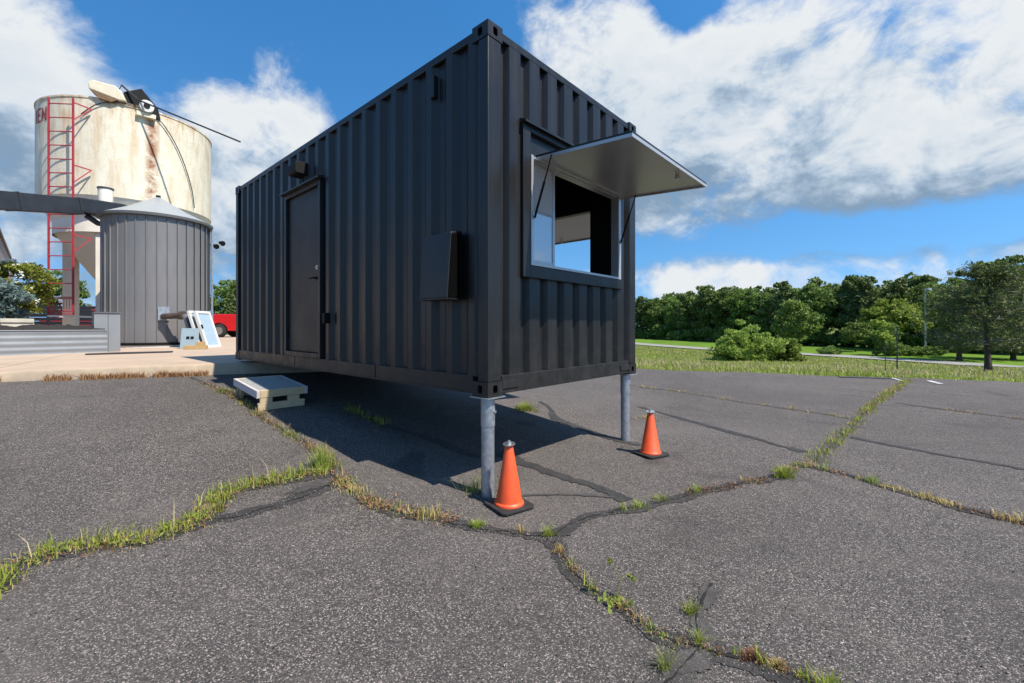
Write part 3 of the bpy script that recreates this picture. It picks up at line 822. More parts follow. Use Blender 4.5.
# corner castings with their lashing holes
def casting(ix, iy, iz):
    mb = MB()
    W, D, Hh = 0.162, 0.178, 0.118
    x0 = 0.0 if ix == 0 else CW - W; y0 = 0.0 if iy == 0 else CL - D; z0 = 0.0 if iz == 0 else CH - Hh
    x1, y1, z1 = x0 + W, y0 + D, z0 + Hh
    def hole(o, u, v, n, w, h, hw, hh):
        o, u, v, n = map(Vector, (o, u, v, n))
        c = o + u * w / 2 + v * h / 2
        m_ = 16
        rim, back, outer = [], [], []
        for k_ in range(m_):
            a = 2 * math.pi * (k_ + 0.5) / m_
            ca, sa = math.cos(a), math.sin(a)
            pu = hw / 2 * math.copysign(abs(ca) ** 0.5, ca); pv = hh / 2 * math.copysign(abs(sa) ** 0.5, sa)
            rim.append(c + u * pu + v * pv); back.append(c + u * pu + v * pv - n * 0.055)
            q = max(abs(ca) / (w / 2), abs(sa) / (h / 2))
            outer.append(c + u * ca / q + v * sa / q)
        o_ = len(mb.v)
        vs = outer + rim + back
        fs = []
        for k_ in range(m_):
            j = (k_ + 1) % m_
            fs += [(k_, j, m_ + j, m_ + k_), (m_ + k_, m_ + j, 2 * m_ + j, 2 * m_ + k_)]
        mb.add(vs, fs, 0)
        mb.add(back, [tuple(range(m_))], 1)
        for cu, cv, ka in ((0, 0, 225), (1, 0, 315), (1, 1, 45), (0, 1, 135)):   # fill the four corners
            pc = o + u * (w * cu) + v * (h * cv)
            i = min(range(m_), key=lambda k_: (outer[k_] - pc).length)
            near = sorted(range(m_), key=lambda k_: (outer[k_] - pc).length)[:2]
            mb.add([pc, outer[near[0]], outer[near[1]]], [(0, 1, 2)], 0)
    if ix == 0: hole((x0, y0, z0), (0, 1, 0), (0, 0, 1), (-1, 0, 0), D, Hh, 0.050, 0.066)
    else: hole((x1, y0, z0), (0, 1, 0), (0, 0, 1), (1, 0, 0), D, Hh, 0.050, 0.066)
    if iy == 0: hole((x0, y0, z0), (1, 0, 0), (0, 0, 1), (0, -1, 0), W, Hh, 0.050, 0.066)
    else: hole((x0, y1, z0), (1, 0, 0), (0, 0, 1), (0, 1, 0), W, Hh, 0.050, 0.066)
    xi = x1 if ix == 0 else x0; yi = y1 if iy == 0 else y0
    mb.add([(xi, y0, z0), (xi, y1, z0), (xi, y1, z1), (xi, y0, z1)], [(0, 1, 2, 3)])
    mb.add([(x0, yi, z0), (x1, yi, z0), (x1, yi, z1), (x0, yi, z1)], [(0, 1, 2, 3)])
    for z in (z0, z1): mb.add([(x0, y0, z), (x1, y0, z), (x1, y1, z), (x0, y1, z)], [(0, 1, 2, 3)])
    mb.build('corner_casting', ['black_paint', 'interior_black'], box)
for ix in (0, 1):
    for iy in (0, 1):
        for iz in (0, 1): casting(ix, iy, iz)
# roof, floor and cross members
mb = MB()
vs = []
pr = [(q, d) for q, d in profile(0.09, CL - 0.09, 0.2, 0.09, 0.02, 0.09, 0.02)]
for a, d in pr: vs += [(0.071, a, CH - 0.030 - d), (CW - 0.071, a, CH - 0.030 - d)]
mb.add(vs, [(2 * i, 2 * i + 1, 2 * i + 3, 2 * i + 2) for i in range(len(pr) - 1)])
mb.build('roof', 'black_paint', box)
MB().box(0.058, CW - 0.058, 0.085, CL - 0.085, 0.135, 0.165).build('floor', 'interior_black', box)
for i in range(12):
    y = 0.4 + i * 0.47
    MB().box(0.062, CW - 0.062, y, y + 0.045, 0.02, 0.134).build('cross_member', 'black_paint', box)
# inner lining, with openings where the hatches are
li = 0.062
def lining(wall, a0, a1, z0, z1):
    t_ = 0.03
    if wall == 'F': MB().box(a0, a1, li, li + t_, z0, z1).build('lining', 'interior_black', box)
    if wall == 'B': MB().box(a0, a1, CL - li - t_, CL - li, z0, z1).build('lining', 'interior_black', box)
    if wall == 'L': MB().box(li, li + t_, a0, a1, z0, z1).build('lining', 'interior_black', box)
    if wall == 'R': MB().box(CW - li - t_, CW - li, a0, a1, z0, z1).build('lining', 'interior_black', box)
e0, e1 = 0.095, CL - 0.095
lining('L', e0, e1, 0.167, 2.80)
lining('R', e0, RY0 + 0.06, 0.167, 2.80); lining('R', RY1 - 0.06, e1, 0.167, 2.80)
lining('R', RY0 + 0.06, RY1 - 0.06, 0.167, RZ0 + 0.06); lining('R', RY0 + 0.06, RY1 - 0.06, RZ1 - 0.06, 2.80)
g = 0.094
lining('F', g, WX0 + 0.10, 0.167, 2.80); lining('F', WX1 - 0.07, CW - g, 0.167, 2.80)
lining('F', WX0 + 0.10, WX1 - 0.07, 0.167, WZ0 + 0.10); lining('F', WX0 + 0.10, WX1 - 0.07, WZ1 - 0.25, 2.80)
lining('B', g, CW - g, 0.167, 2.80)
MB().box(g, CW - g, e0, e1, 2.80, 2.83).build('ceiling', 'interior_black', box)

# --- serving hatch in the front end
hz0, hz1 = 1.076, 1.985                       # clear opening
hx0, hx1 = 0.500, 2.022
fr_ = []
def hb(x0, x1, y0, y1, z0, z1, name, mat, par=box, bevel=0.004): return MB().box(x0, x1, y0, y1, z0, z1).build(name, mat, par, bevel=bevel)
surround = hb(WX0, hx0 - 0.012, -0.020, 0.075, WZ0, WZ1, 'hatch_surround', 'black_paint')
hb(hx1 + 0.012, WX1, -0.020, 0.075, WZ0, WZ1, 'hatch_surround', 'black_paint')
hb(hx0 - 0.012, hx1 + 0.012, -0.021, 0.074, WZ0, hz0 - 0.012, 'hatch_surround', 'black_paint')
hb(hx0 - 0.012, hx1 + 0.012, 0.020, 0.074, hz1 + 0.012, WZ1 - 0.06, 'hatch_header', 'black_paint')
hb(hx0 - 0.012, hx1 + 0.012, -0.021, 0.074, WZ1 - 0.06, WZ1, 'hatch_surround', 'black_paint')
cap = MB(); cap.prism([(-0.055, WZ1 + 0.004), (0.012, WZ1 + 0.03), (0.012, WZ1 + 0.002), (-0.055, WZ1 - 0.014)], 'x', WX0 - 0.012, WX1 + 0.012)
cap.build('drip_cap', 'black_paint', box)
# aluminium window frame
fw = 0.034
win = hb(hx0 - 0.011, hx0 + fw * 0.5, -0.026, 0.07, hz0 - 0.011, hz1 + 0.011, 'window_frame', 'alu_white', bevel=0.002)
hb(hx1 - fw * 1.2, hx1 + 0.011, -0.026, 0.07, hz0 - 0.011, hz1 + 0.011, 'window_frame', 'alu_white', bevel=0.002)
hb(hx0 + fw * 0.5, hx1 - fw * 1.2, -0.027, 0.07, hz0 - 0.011, hz0 + fw * 0.35, 'window_frame', 'alu_white', bevel=0.002)
hb(hx0 + fw * 0.5, hx1 - fw * 1.2, -0.012, 0.07, hz1 - fw * 0.8, hz1 + 0.011, 'window_frame', 'alu_white', bevel=0.002)
# slid-back sashes with their glass
for x0, x1, y in ((hx0 + 0.018, 0.852, 0.012), (hx0 + 0.018, 0.815, 0.046)):
    sash = MB()
    z0, z1 = hz0 + 0.013, hz1 - 0.028
    sash.box(x0, x0 + 0.022, y - 0.011, y + 0.011, z0, z1).box(x1 - 0.028, x1, y - 0.011, y + 0.011, z0, z1)
    sash.box(x0 + 0.022, x1 - 0.028, y - 0.010, y + 0.010, z0, z0 + 0.03).box(x0 + 0.022, x1 - 0.028, y - 0.010, y + 0.010, z1 - 0.03, z1)
    so_ = sash.build('sash', 'alu_white', box)
    MB().box(x0 + 0.02, x1 - 0.026, y - 0.002, y + 0.002, z0 + 0.028, z1 - 0.028).build('pane', 'glass', so_)
# raised awning shutter
def awning(parent, to, a0, a1, z, out, drop):
    """to(u, a, z): u outwards from the wall, a along it"""
    def slab_(u0, u1, b0, b1, w0, w1, name, mat):
        mb = MB(); vs = []
        for w_ in (w0, w1):
            for b_ in (b0, b1):
                for u_ in (u0, u1): vs.append(to(u_, b_, z - drop * u_ / out + w_))
        mb.add(vs, [(0, 2, 3, 1), (4, 5, 7, 6), (0, 1, 5, 4), (1, 3, 7, 5), (3, 2, 6, 7), (2, 0, 4, 6)])
        return mb.build(name, mat, parent)
    top = slab_(0.0, out, a0, a1, 0.020, 0.036, 'awning_shutter', 'black_paint')
    slab_(0.032, out - 0.018, a0 + 0.018, a1 - 0.018, 0.010, 0.0195, 'lining_sheet', 'shutter_metal')
    for q in ((0.0, 0.03, a0, a1), (out - 0.016, out, a0, a1)):
        slab_(*q, -0.006, 0.0195, 'edge_frame', 'alu_white')
    for q in ((0.03, out - 0.016, a0, a0 + 0.016), (0.03, out - 0.016, a1 - 0.016, a1)):
        slab_(*q, -0.006, 0.0195, 'edge_frame', 'alu_white')
    MB().tube([to(-0.004, a0 + 0.01, z + 0.012), to(-0.004, a1 - 0.01, z + 0.012)], 0.010, 8).build('piano_hinge', 'galvanised', parent, smooth=40)
    lock = to(out - 0.10, (a0 + a1) / 2 + 0.3, z - drop + 0.005)
    MB().lathe([(0.0, -0.03), (0.018, -0.03), (0.018, 0.01), (0.0, 0.01)], 10, lock).build('latch', 'steel_bright', parent)
    for a in (a0 - 0.022, a1 - 0.075):
        p0 = to(0.005, a, z - 0.50); p1 = to(0.185, a, z - drop * 0.2 + 0.0)
        mid = Vector(p0).lerp(Vector(p1), 0.58)
        st_ = MB().tube([p0, mid], 0.0105, 8).tube([mid, p1], 0.006, 8).build('gas_strut', 'black_plastic', parent, smooth=40)
        MB().tube([to(-0.03, a, z - 0.50), to(0.012, a, z - 0.50)], 0.009, 8).build('strut_pin', 'steel_bright', parent)
awning(box, lambda u, a, z: (a, -0.030 - u, z), 0.540, 2.080, 1.965, 0.885, 0.055)
# --- second hatch, in the far long side
rx = CW
for y0, y1, z0, z1 in ((RY0, RY0 + 0.09, RZ0, RZ1), (RY1 - 0.09, RY1, RZ0, RZ1), (RY0 + 0.09, RY1 - 0.09, RZ0, RZ0 + 0.09), (RY0 + 0.09, RY1 - 0.09, RZ1 - 0.07, RZ1)):
    hb(rx - 0.075, rx + 0.02, y0, y1, z0, z1, 'hatch_surround', 'black_paint')
awning(box, lambda u, a, z: (CW + 0.030 + u, a, z), RY0 + 0.06, RY1 - 0.06, RZ1 - 0.045, 0.90, 0.14)

# --- door in the long side
hb(-0.018, 0.070, D0, D0 + 0.055, ZB + 0.01, DZ, 'door_frame', 'black_paint')
hb(-0.018, 0.070, D1 - 0.055, D1, ZB + 0.01, DZ, 'door_frame', 'black_paint')
hb(-0.019, 0.070, D0 + 0.055, D1 - 0.055, DZ - 0.055, DZ, 'door_frame', 'black_paint')
hb(-0.019, 0.070, D0 + 0.055, D1 - 0.055, ZB + 0.01, ZB + 0.07, 'door_sill', 'black_paint')
cap = MB(); cap.prism([(-0.075, DZ + 0.012), (0.02, DZ + 0.045), (0.02, DZ + 0.004), (-0.075, DZ - 0.004)], 'y', D0 - 0.035, D1 + 0.035)
cap.build('drip_cap', 'black_paint', box)
door = hb(0.022, 0.060, D0 + 0.060, D1 - 0.060, ZB + 0.075, DZ - 0.060, 'door', 'door_paint')
hy = D0 + 0.135
MB().tube([(0.022, hy, 1.14), (0.012, hy, 1.14)], 0.030, 16).tube([(0.012, hy, 1.14), (-0.035, hy, 1.14)], 0.012, 10).bar((-0.035, hy - 0.012, 1.14), (-0.035, hy + 0.11, 1.14), 0.016, 0.020).build('handle', 'black_plastic', door, smooth=40)
MB().tube([(0.022, hy, 1.27), (0.006, hy, 1.27)], 0.028, 16).tube([(0.006, hy, 1.27), (-0.004, hy, 1.27)], 0.014, 10).build('deadbolt', 'steel_bright', door, smooth=40)
for z in (0.45, 1.25, 2.05):
    MB().tube([(0.012, D1 - 0.057, z - 0.05), (0.012, D1 - 0.057, z + 0.05)], 0.009, 8).build('hinge', 'black_plastic', door, smooth=40)
# wall light over the door, outlet beside it, vent slot, hooded vent
lamp = MB(); lamp.prism([(0.012, 2.455), (-0.13, 2.455), (-0.145, 2.475), (-0.145, 2.575), (-0.11, 2.60), (0.012, 2.60)], 'y', 3.22, 3.46)
lamp.build('wall_light', 'black_plastic', box, bevel=0.006)
MB().box(-0.045, 0.014, 2.645, 2.715, 0.585, 0.71).build('outlet_box', 'black_plastic', box, bevel=0.006)
MB().box(-0.006, 0.05, 0.66, 0.715, 2.53, 2.72).build('vent_cover', 'black_paint', box, bevel=0.004)
hood = MB(); hood.prism([(0.012, 0.775), (-0.150, 0.775), (-0.105, 1.300), (0.012, 1.325)], 'y', 0.310, 0.670)
hood.build('vent_hood', 'black_paint', box, bevel=0.006)
MB().prism([(-0.004, 0.785), (-0.136, 0.785), (-0.098, 1.285), (-0.004, 1.30)], 'y', 0.304, 0.3085).build('vent_dark_sheet', 'vent_black', box)  # black sheet laid on the hood's side, painting in the dark of an opening
MB().box(-0.157, 0.010, 0.302, 0.678, 0.764, 0.774).build('hood_flange', 'black_paint', box)

# steel posts under the near end, pads under the far end
def post(lx, ly, label):
    p = C0 + DR * lx + DL * ly
    gz = zl(*p)
    t_ = thing('support_post', label, 'post', (p[0], p[1], gz), CA, 'galvanised posts under the container')
    h = CZ - gz
    MB().tube([(0, 0, -0.02), (0, 0, h - 0.16)], 0.052, 24).build('pipe', 'galvanised', t_, smooth=40)
    MB().tube([(0, 0, h - 0.235), (0, 0, h - 0.008)], 0.0565, 24).build('sleeve', 'galvanised', t_, smooth=40)
    MB().box(-0.10, 0.10, -0.10, 0.10, h - 0.0085, h - 0.001).build('head_plate', 'galvanised', t_)
    MB().tube([(0.02, -0.066, h - 0.12), (0.02, -0.05, h - 0.12)], 0.012, 8).build('bolt', 'steel_bright', t_)
post(0.085, 0.088, 'galvanised steel pipe post under the near corner, beside the larger traffic cone')
post(CW - 0.095, 0.088, 'galvanised steel pipe post under the container corner farther from the camera')

# ------------------------------------------------------------------ traffic cones
def cone(x, y, rz, label, h=0.455):
    t_ = thing('traffic_cone', label, 'traffic cone', (x, y, zl(x, y) + 0.004), rz, 'orange cones beside the posts')
    b = 0.145
    base = MB()
    ring = []
    for k_ in range(32):
        a = 2 * math.pi * (k_ + 0.5) / 32
        q = max(abs(math.cos(a)), abs(math.sin(a))); q = min(1 / q, 1.30)
        ring.append((math.cos(a) * q * b, math.sin(a) * q * b))
    base.prism(ring, 'z', 0, 0.022)
    base.build('base', 'cone_rubber', t_, bevel=0.006)
    sh = MB(); sh.lathe([(0.112, 0.022), (0.110, 0.034), (0.098, 0.046), (0.030, h - 0.01), (0.026, h), (0.020, h), (0.024, h - 0.02)], 40)
    sh.build('shell', 'cone_orange', t_, smooth=35)
    d = MB(); ring = [(0.046 * math.cos(a) , 0.046 * math.sin(a)) for a in np.linspace(0, 2 * math.pi, 24, endpoint=False)]
    d.prism(ring, 'z', -0.003, 0.003)
    disc = d.build('washer', 'steel_bright', t_)
    disc.rotation_euler = (R(4), R(-6), 0); disc.location = (0, 0, h + 0.0085)
    MB().tube([(0, 0, h - 0.03), (0, 0, h + 0.034)], 0.009, 10).build('bolt', 'galvanised', t_, smooth=40)
    MB().tube([(0, 0, h + 0.011), (0, 0, h + 0.024)], 0.017, 6).build('nut', 'galvanised', t_)
cone(-0.022, 3.275, R(34), 'larger-looking orange traffic cone with a metal washer on top, beside the near post')
cone(1.455, 4.615, R(28), 'smaller-looking orange traffic cone with a bolted top, beside the farther post', 0.44)

# ------------------------------------------------------------------ timber step by the door
sp = np.array((-3.08, 5.34)); sq = np.array((-2.73, 5.73))
ang_ = math.atan2(sq[1] - sp[1], sq[0] - sp[0])
step = thing('wooden_step', 'low wooden step with grey gritty top and pale side board below the door', 'step', (sp[0], sp[1], zl(*sp) + 0.002), ang_)
step.rotation_euler = (R(5.5), R(0), ang_)
SW, SD = 0.52, 0.80                       # across (x), back (y)
tz = 0.245
mb = MB().box(-0.0, SW, 0.0, SD, tz - 0.018, tz); mb.build('deck', 'deck_grit', step, bevel=0.003)
MB().box(-0.002, SW + 0.002, -0.040, -0.002, tz - 0.088, tz + 0.001).build('board', 'lumber', step, bevel=0.003)
MB().box(-0.002, SW + 0.002, SD + 0.002, SD + 0.04, tz - 0.088, tz + 0.001).build('board', 'lumber', step, bevel=0.003)
MB().box(-0.042, -0.004, -0.040, SD + 0.04, tz - 0.090, tz + 0.002).build('side_board', 'lumber_pale', step, bevel=0.003)
MB().box(SW + 0.004, SW + 0.042, -0.040, SD + 0.04, tz - 0.090, tz + 0.002).build('side_board', 'lumber_pale', step, bevel=0.003)
for y0 in (-0.036, SD):
    for x0 in (0.0, SW * 0.62):
        MB().box(x0, x0 + 0.14, y0, y0 + 0.036, 0.088, tz - 0.090).build('block', 'lumber', step, bevel=0.002)
    MB().box(-0.02, SW + 0.01, y0 - 0.002, y0 + 0.038, 0.0, 0.087).build('foot_board', 'lumber', step, bevel=0.003)
MB().box(0.0, 0.036, SD - 0.12, SD - 0.08, 0.0, tz - 0.02).build('leg', 'lumber', step)

# ------------------------------------------------------------------ cream storage tank on legs
TC = (-14.08, 16.25); TR = 2.43
tank = thing('storage_tank', 'rust-streaked cream steel tank on legs behind the grey silo', 'tank', (TC[0], TC[1], SLAB_Z))
T0 = SLAB_Z
ztop, zbot = 8.66 - T0, 5.55 - T0
shell = MB().lathe([(TR, zbot), (TR, zbot + 1.5), (TR, ztop - 0.06), (TR + 0.02, ztop - 0.05), (TR + 0.02, ztop), (TR - 0.03, ztop)], 96).build('shell', 'tank_paint', tank, smooth=30)
MB().lathe([(TR - 0.035, ztop - 0.02), (0.6, ztop + 0.12), (0.0, ztop + 0.16)], 64).build('lid', 'housing_white', tank, smooth=30)
MB().lathe([(TR - 0.01, zbot), (2.04, 4.9 - T0), (2.04, 4.45 - T0)], 64).build('hopper_ring', 'cream_paint', tank, smooth=30)
MB().lathe([(2.0, 4.52 - T0), (0.35, 2.1 - T0), (0.35, 1.7 - T0)], 48).build('hopper', 'cream_paint', tank, smooth=30)
for k_ in range(4):
    a = R(-72 + 90 * k_)
    c_, s__ = math.cos(a), math.sin(a)
    p = Vector((1.78 * c_, 1.78 * s__, 0))
    MB().bar(p + Vector((0, 0, 0)), p + Vector((0, 0, 4.45 - T0)), 0.34, 0.30, up=(-s__, c_, 0)).build('leg', 'cream_paint', tank, bevel=0.01)
    MB().bar(p + Vector((0, 0, 0.01)), p + Vector((0, 0, 0.03)), 0.55, 0.5, up=(-s__, c_, 0)).build('foot_plate', 'cream_paint', tank)
    q = Vector((1.78 * math.cos(a + R(90)), 1.78 * math.sin(a + R(90)), 0))
    MB().bar(p + Vector((0, 0, 4.35 - T0)), q + Vector((0, 0, 4.35 - T0)), 0.2, 0.2).build('ring_beam', 'cream_paint', tank)
    MB().bar(p + Vector((0, 0, 3.0)), p * 0.55 + Vector((0, 0, 3.45)), 0.05, 0.05).build('brace', 'cream_paint', tank)
# faded lettering on the shell
def wall_pt(th, z, lift=0.012): return ((TR + lift) * math.cos(th), (TR + lift) * math.sin(th), z)
def stroke(mb, u0, v0, u1, v1, w):
    n_ = 4
    d = Vector((u1 - u0, v1 - v0)); nrm = Vector((-d.y, d.x)).normalized() * w / 2
    vs = []
    for i in range(n_ + 1):
        q = Vector((u0, v0)) + d * i / n_
        for sgn in (-1, 1):
            r_ = q + nrm * sgn
            vs.append(wall_pt(TH0 + r_.x / TR, ZL0 + r_.y))
    mb.add(vs, [(2 * i, 2 * i + 1, 2 * i + 3, 2 * i + 2) for i in range(n_)])
TH0, ZL0 = R(-122), 7.90 - T0
H_, W_ = 0.43, 0.20
for u, segs in ((0.02, [(.05, 0, .05, 1)]), (0.18, [(0, 0, 0, 1), (0, .97, 1, .97), (0, .5, .8, .5), (0, .03, 1, .03)]), (0.47, [(0, 0, 0, 1), (0, 1, 1, 0), (1, 0, 1, 1)])):
    mb = MB()
    for a0, b0, a1, b1 in segs: stroke(mb, u + a0 * W_, b0 * H_, u + a1 * W_, b1 * H_, 0.065)
    mb.build('letter', 'letter_red', tank, fix=False)
# red ladder, stood off from the shell
LT = R(-85.8)
er, et = Vector((math.cos(LT), math.sin(LT), 0)), Vector((-math.sin(LT), math.cos(LT), 0))
lad = thing('access_ladder', 'tall red steel access ladder on the front of the cream tank', 'ladder', (TC[0] + er.x * 2.75, TC[1] + er.y * 2.75, 1.72))
LH = 8.40 - 1.72
for sg in (-1, 1):
    MB().bar(et * 0.35 * sg, et * 0.35 * sg + Vector((0, 0, LH)), 0.042, 0.042, up=er).build('rail', 'ladder_red', lad)
nr = 16
for i in range(nr):
    z = 0.12 + i * (LH - 0.3) / (nr - 1)
    MB().tube([et * -0.35 + Vector((0, 0, z)), et * 0.35 + Vector((0, 0, z))], 0.017, 6).build('rung', 'ladder_red', lad)
for z in (LH - 0.12, LH - 2.05, LH - 4.2):
    for sg in (1,):
        MB().bar(et * 0.35 * sg + Vector((0, 0, z)), et * (0.35 * sg + 0.28) - er * 0.30 + Vector((0, 0, z - 0.06)), 0.035, 0.035).build('bracket', 'ladder_red', lad)
        MB().bar(et * (0.35 * sg + 0.28) - er * 0.30 + Vector((0, 0, z - 0.06)), et * 0.35 * sg + Vector((0, 0, z - 0.55)), 0.03, 0.03).build('bracket', 'ladder_red', lad)
for i in range(9):
    p = et * (-0.33 + 0.66 * i / 8)
    MB().tube([p + Vector((0, 0, 0.03)), p + Vector((0, 0, 0.50))], 0.008, 5).build('guard_bar', 'ladder_red', lad)
for z in (0.03, 0.50):
    MB().bar(et * -0.36 + Vector((0, 0, z)), et * 0.36 + Vector((0, 0, z)), 0.03, 0.03).build('guard_rail', 'ladder_red', lad)
MB().bar(et * -0.36 + Vector((0, 0, -0.03)), et * 0.9 - er * 0.2 + Vector((0, 0, -0.06)), 0.10, 0.06).build('platform_arm', 'white_paint', lad)

# gear on the tank's rim
def rim_pt(deg, r, z): a = R(deg); return Vector((TC[0] + r * math.cos(a), TC[1] + r * math.sin(a), z))
p = rim_pt(-62, 2.30, 8.62)
hsg = thing('motor_housing', 'cream rounded motor cover sitting on the tank rim', 'motor cover', p, R(-64 + 90))
mb = MB(); mb.prism([(-0.66, 0.36), (-0.68, 0.66), (-0.56, 0.82), (0.22, 0.74), (0.46, 0.52), (0.62, 0.06), (0.36, 0.05)], 'y', -0.32, 0.30)
mb.build('cover', 'housing_white', hsg, bevel=0.05); hsg.scale = (0.72, 0.72, 0.66)
mb = MB(); mb.prism([(-0.60, 0.325), (0.33, 0.045), (0.12, -0.10), (-0.34, -0.02), (-0.40, 0.12)], 'y', -0.34, 0.25); mb.build('underside', 'rusty_brown', hsg)
p = rim_pt(-46, 2.35, 8.66)
mot = thing('conveyor_motor', 'black bracket with round white motor on the tank rim', 'motor', p, R(-46 + 90))
mb = MB(); mb.prism([(-0.45, -0.02), (-0.32, 0.35), (0.12, 0.62), (0.55, 0.10), (0.62, -0.25), (0.45, -0.30), (0.1, 0.0)], 'y', -0.06, 0.30); mb.build('bracket', 'black_plastic', mot, bevel=0.01)
MB().tube([(0.24, -0.06, 0.0), (0.24, -0.30, 0.0)], 0.19, 24).build('motor_drum', 'white_paint', mot, smooth=40)
MB().tube([(0.24, -0.305, 0.0), (0.24, -0.325, 0.0)], 0.085, 18).build('shaft_cover', 'black_plastic', mot, smooth=40)
MB().box(-0.02, 0.48, -0.22, 0.02, -0.34, -0.20).build('mount', 'housing_white', mot, bevel=0.01)
# boom: a thin dark pole that runs over the rim and out to the right, with a stay
a0 = rim_pt(-55, 2.40, 9.22); a1 = rim_pt(-46, 2.6, 8.80); a2 = Vector((-8.85, 14.3, 7.38))
boom = thing('boom_pole', 'thin dark pole running over the tank rim and out to the right', 'pole', a1)
MB().tube([a1 - a1, a2 - a1], 0.026, 8).build('pole', 'duct_dark', boom, smooth=40)
MB().tube([a0 - a1, Vector((0, 0, 0.02))], 0.03, 8).build('stay', 'duct_dark', boom, smooth=40)
MB().tube([a0 - a1, rim_pt(-60, 2.3, 8.75) - a1], 0.012, 6).build('stay_wire', 'duct_dark', boom)
pts = []
for deg, z in ((-78, 8.05), (-70, 8.38), (-62, 8.55), (-52, 8.62), (-42, 8.60), (-34, 8.45), (-25, 8.0), (-16, 7.3), (-8, 6.4), (-5, 5.7)):
    pts.append(rim_pt(deg, TR + 0.06, z))
tag(MB().tube([tuple(q) for q in resample(pts, 0.2)], 0.016, 6).build('power_cable', 'duct_dark', smooth=40), 'thin dark cable draped in an arc across the cream tank', 'cable')

# ------------------------------------------------------------------ grey panelled silo
SC = (-10.85, 13.47); SR = 1.28
silo = thing('grey_silo', 'short grey silo of upright metal panels with a pale cone roof', 'silo', (SC[0], SC[1], SLAB_Z))
ez = 4.52 - SLAB_Z
NP = 34
pm = None
for k_ in range(NP):
    a0_, a1_ = 2 * math.pi * k_ / NP, 2 * math.pi * (k_ + 1) / NP
    if pm is None:
        mb = MB(); g_ = 0.006
        n_ = 4
        vs = []
        prof_ = [(SR + 0.026, a0_ + 0.002), (SR + 0.026, a0_ + 0.018), (SR, a0_ + 0.024)] + [(SR, a0_ + 0.024 + (a1_ - a0_ - 0.05) * i / n_) for i in range(1, n_)] + [(SR, a1_ - 0.012), (SR - 0.006, a1_ - 0.004), (SR - 0.006, a1_ + 0.004)]
        for r_, a_ in prof_:
            vs += [(r_ * math.cos(a_), r_ * math.sin(a_), 0.13), (r_ * math.cos(a_), r_ * math.sin(a_), ez)]
        mb.add(vs, [(2 * i, 2 * i + 2, 2 * i + 3, 2 * i + 1) for i in range(len(prof_) - 1)])
        pm = mb.build('wall_panel', 'silo_grey', silo, fix=False)
    else:
        o = pm.copy(); COL.objects.link(o); o.rotation_euler = (0, 0, 2 * math.pi * k_ / NP)
MB().lathe([(SR - 0.05, 0.0), (SR - 0.05, ez)], 48).build('core', 'silo_trim', silo)
MB().lathe([(SR + 0.03, -0.01), (SR + 0.03, 0.06)], 48).build('footing', 'white_paint', silo)
MB().lathe([(SR + 0.055, 0.062), (SR + 0.055, 0.135), (SR - 0.03, 0.136)], 48).build('base_band', 'black_plastic', silo)
MB().lathe([(SR + 0.02, ez - 0.03), (SR + 0.11, ez - 0.02), (SR + 0.12, ez + 0.05), (SR + 0.09, ez + 0.06)], 64).build('eave', 'silo_trim', silo, smooth=30)
MB().lathe([(SR + 0.10, ez + 0.058), (0.75, ez + 0.37), (0.08, ez + 0.79), (0.0, ez + 0.80)], 64).build('roof', 'roof_pale', silo, smooth=30)
MB().tube([(0, 0, ez + 0.77), (0, 0, ez + 0.86)], 0.06, 12).build('vent_cap', 'black_plastic', silo)
# outlet pipe with its plate, facing the camera side
pa = R(-46)
def sp_(th, r, z): return Vector((r * math.cos(th), r * math.sin(th), z))
ur, ut = Vector((math.cos(pa), math.sin(pa), 0)), Vector((-math.sin(pa), math.cos(pa), 0))
pl = ur * (SR + 0.055) + Vector((0, 0, 0.96))
MB().bar(pl - Vector((0, 0, 0.19)), pl + Vector((0, 0, 0.20)), 0.26, 0.02, up=ur).build('outlet_plate', 'galvanised', silo)
MB().tube([pl + Vector((0, 0, -0.08)), pl + ur * 0.14 + Vector((0, 0, -0.08)), pl + ur * 0.22 + ut * 0.10 + Vector((0, 0, -0.07)), pl + ur * 0.50 + ut * 0.36 + Vector((0, 0, -0.05))], 0.085, 14).build('outlet_pipe', 'pipe_brown', silo, smooth=40)
e2 = pl + ur * 0.52 + ut * 0.378 + Vector((0, 0, -0.05))
MB().tube([e2 - (ur * .5 + ut * .36).normalized() * 0.10, e2 + (ur * .5 + ut * .36).normalized() * 0.03], 0.12, 16).build('pipe_collar', 'pipe_brown', silo, smooth=40)
# floodlight on its right flank
fa = R(38)
flp = sp_(fa, SR + 0.02, 3.25)
fl = thing('flood_light', 'small dark twin floodlight on the right flank of the grey silo', 'floodlight', Vector((SC[0], SC[1], SLAB_Z)) + flp)
ufr = Vector((math.cos(fa), math.sin(fa), 0))
MB().tube([(0, 0, 0), ufr * 0.2], 0.02, 8).build('arm', 'black_plastic', fl)
for sg in (-1, 1):
    d_ = Vector((0.8, -0.5, -0.25)).normalized(); c_ = ufr * 0.2 + Vector((0.10 * sg + 0.04, 0, 0.05 * sg + 0.03))
    MB().tube([c_ - d_ * 0.09, c_ - d_ * 0.02, c_ + d_ * 0.09], [0.05, 0.06, 0.085], 14).build('lamp_head', 'black_plastic', fl, smooth=40)
# downpipe
MB().tube([sp_(R(30), SR + 0.08, 0.15), sp_(R(30), SR + 0.08, ez)], 0.035, 8).build('downpipe', 'galvanised', silo, smooth=40)

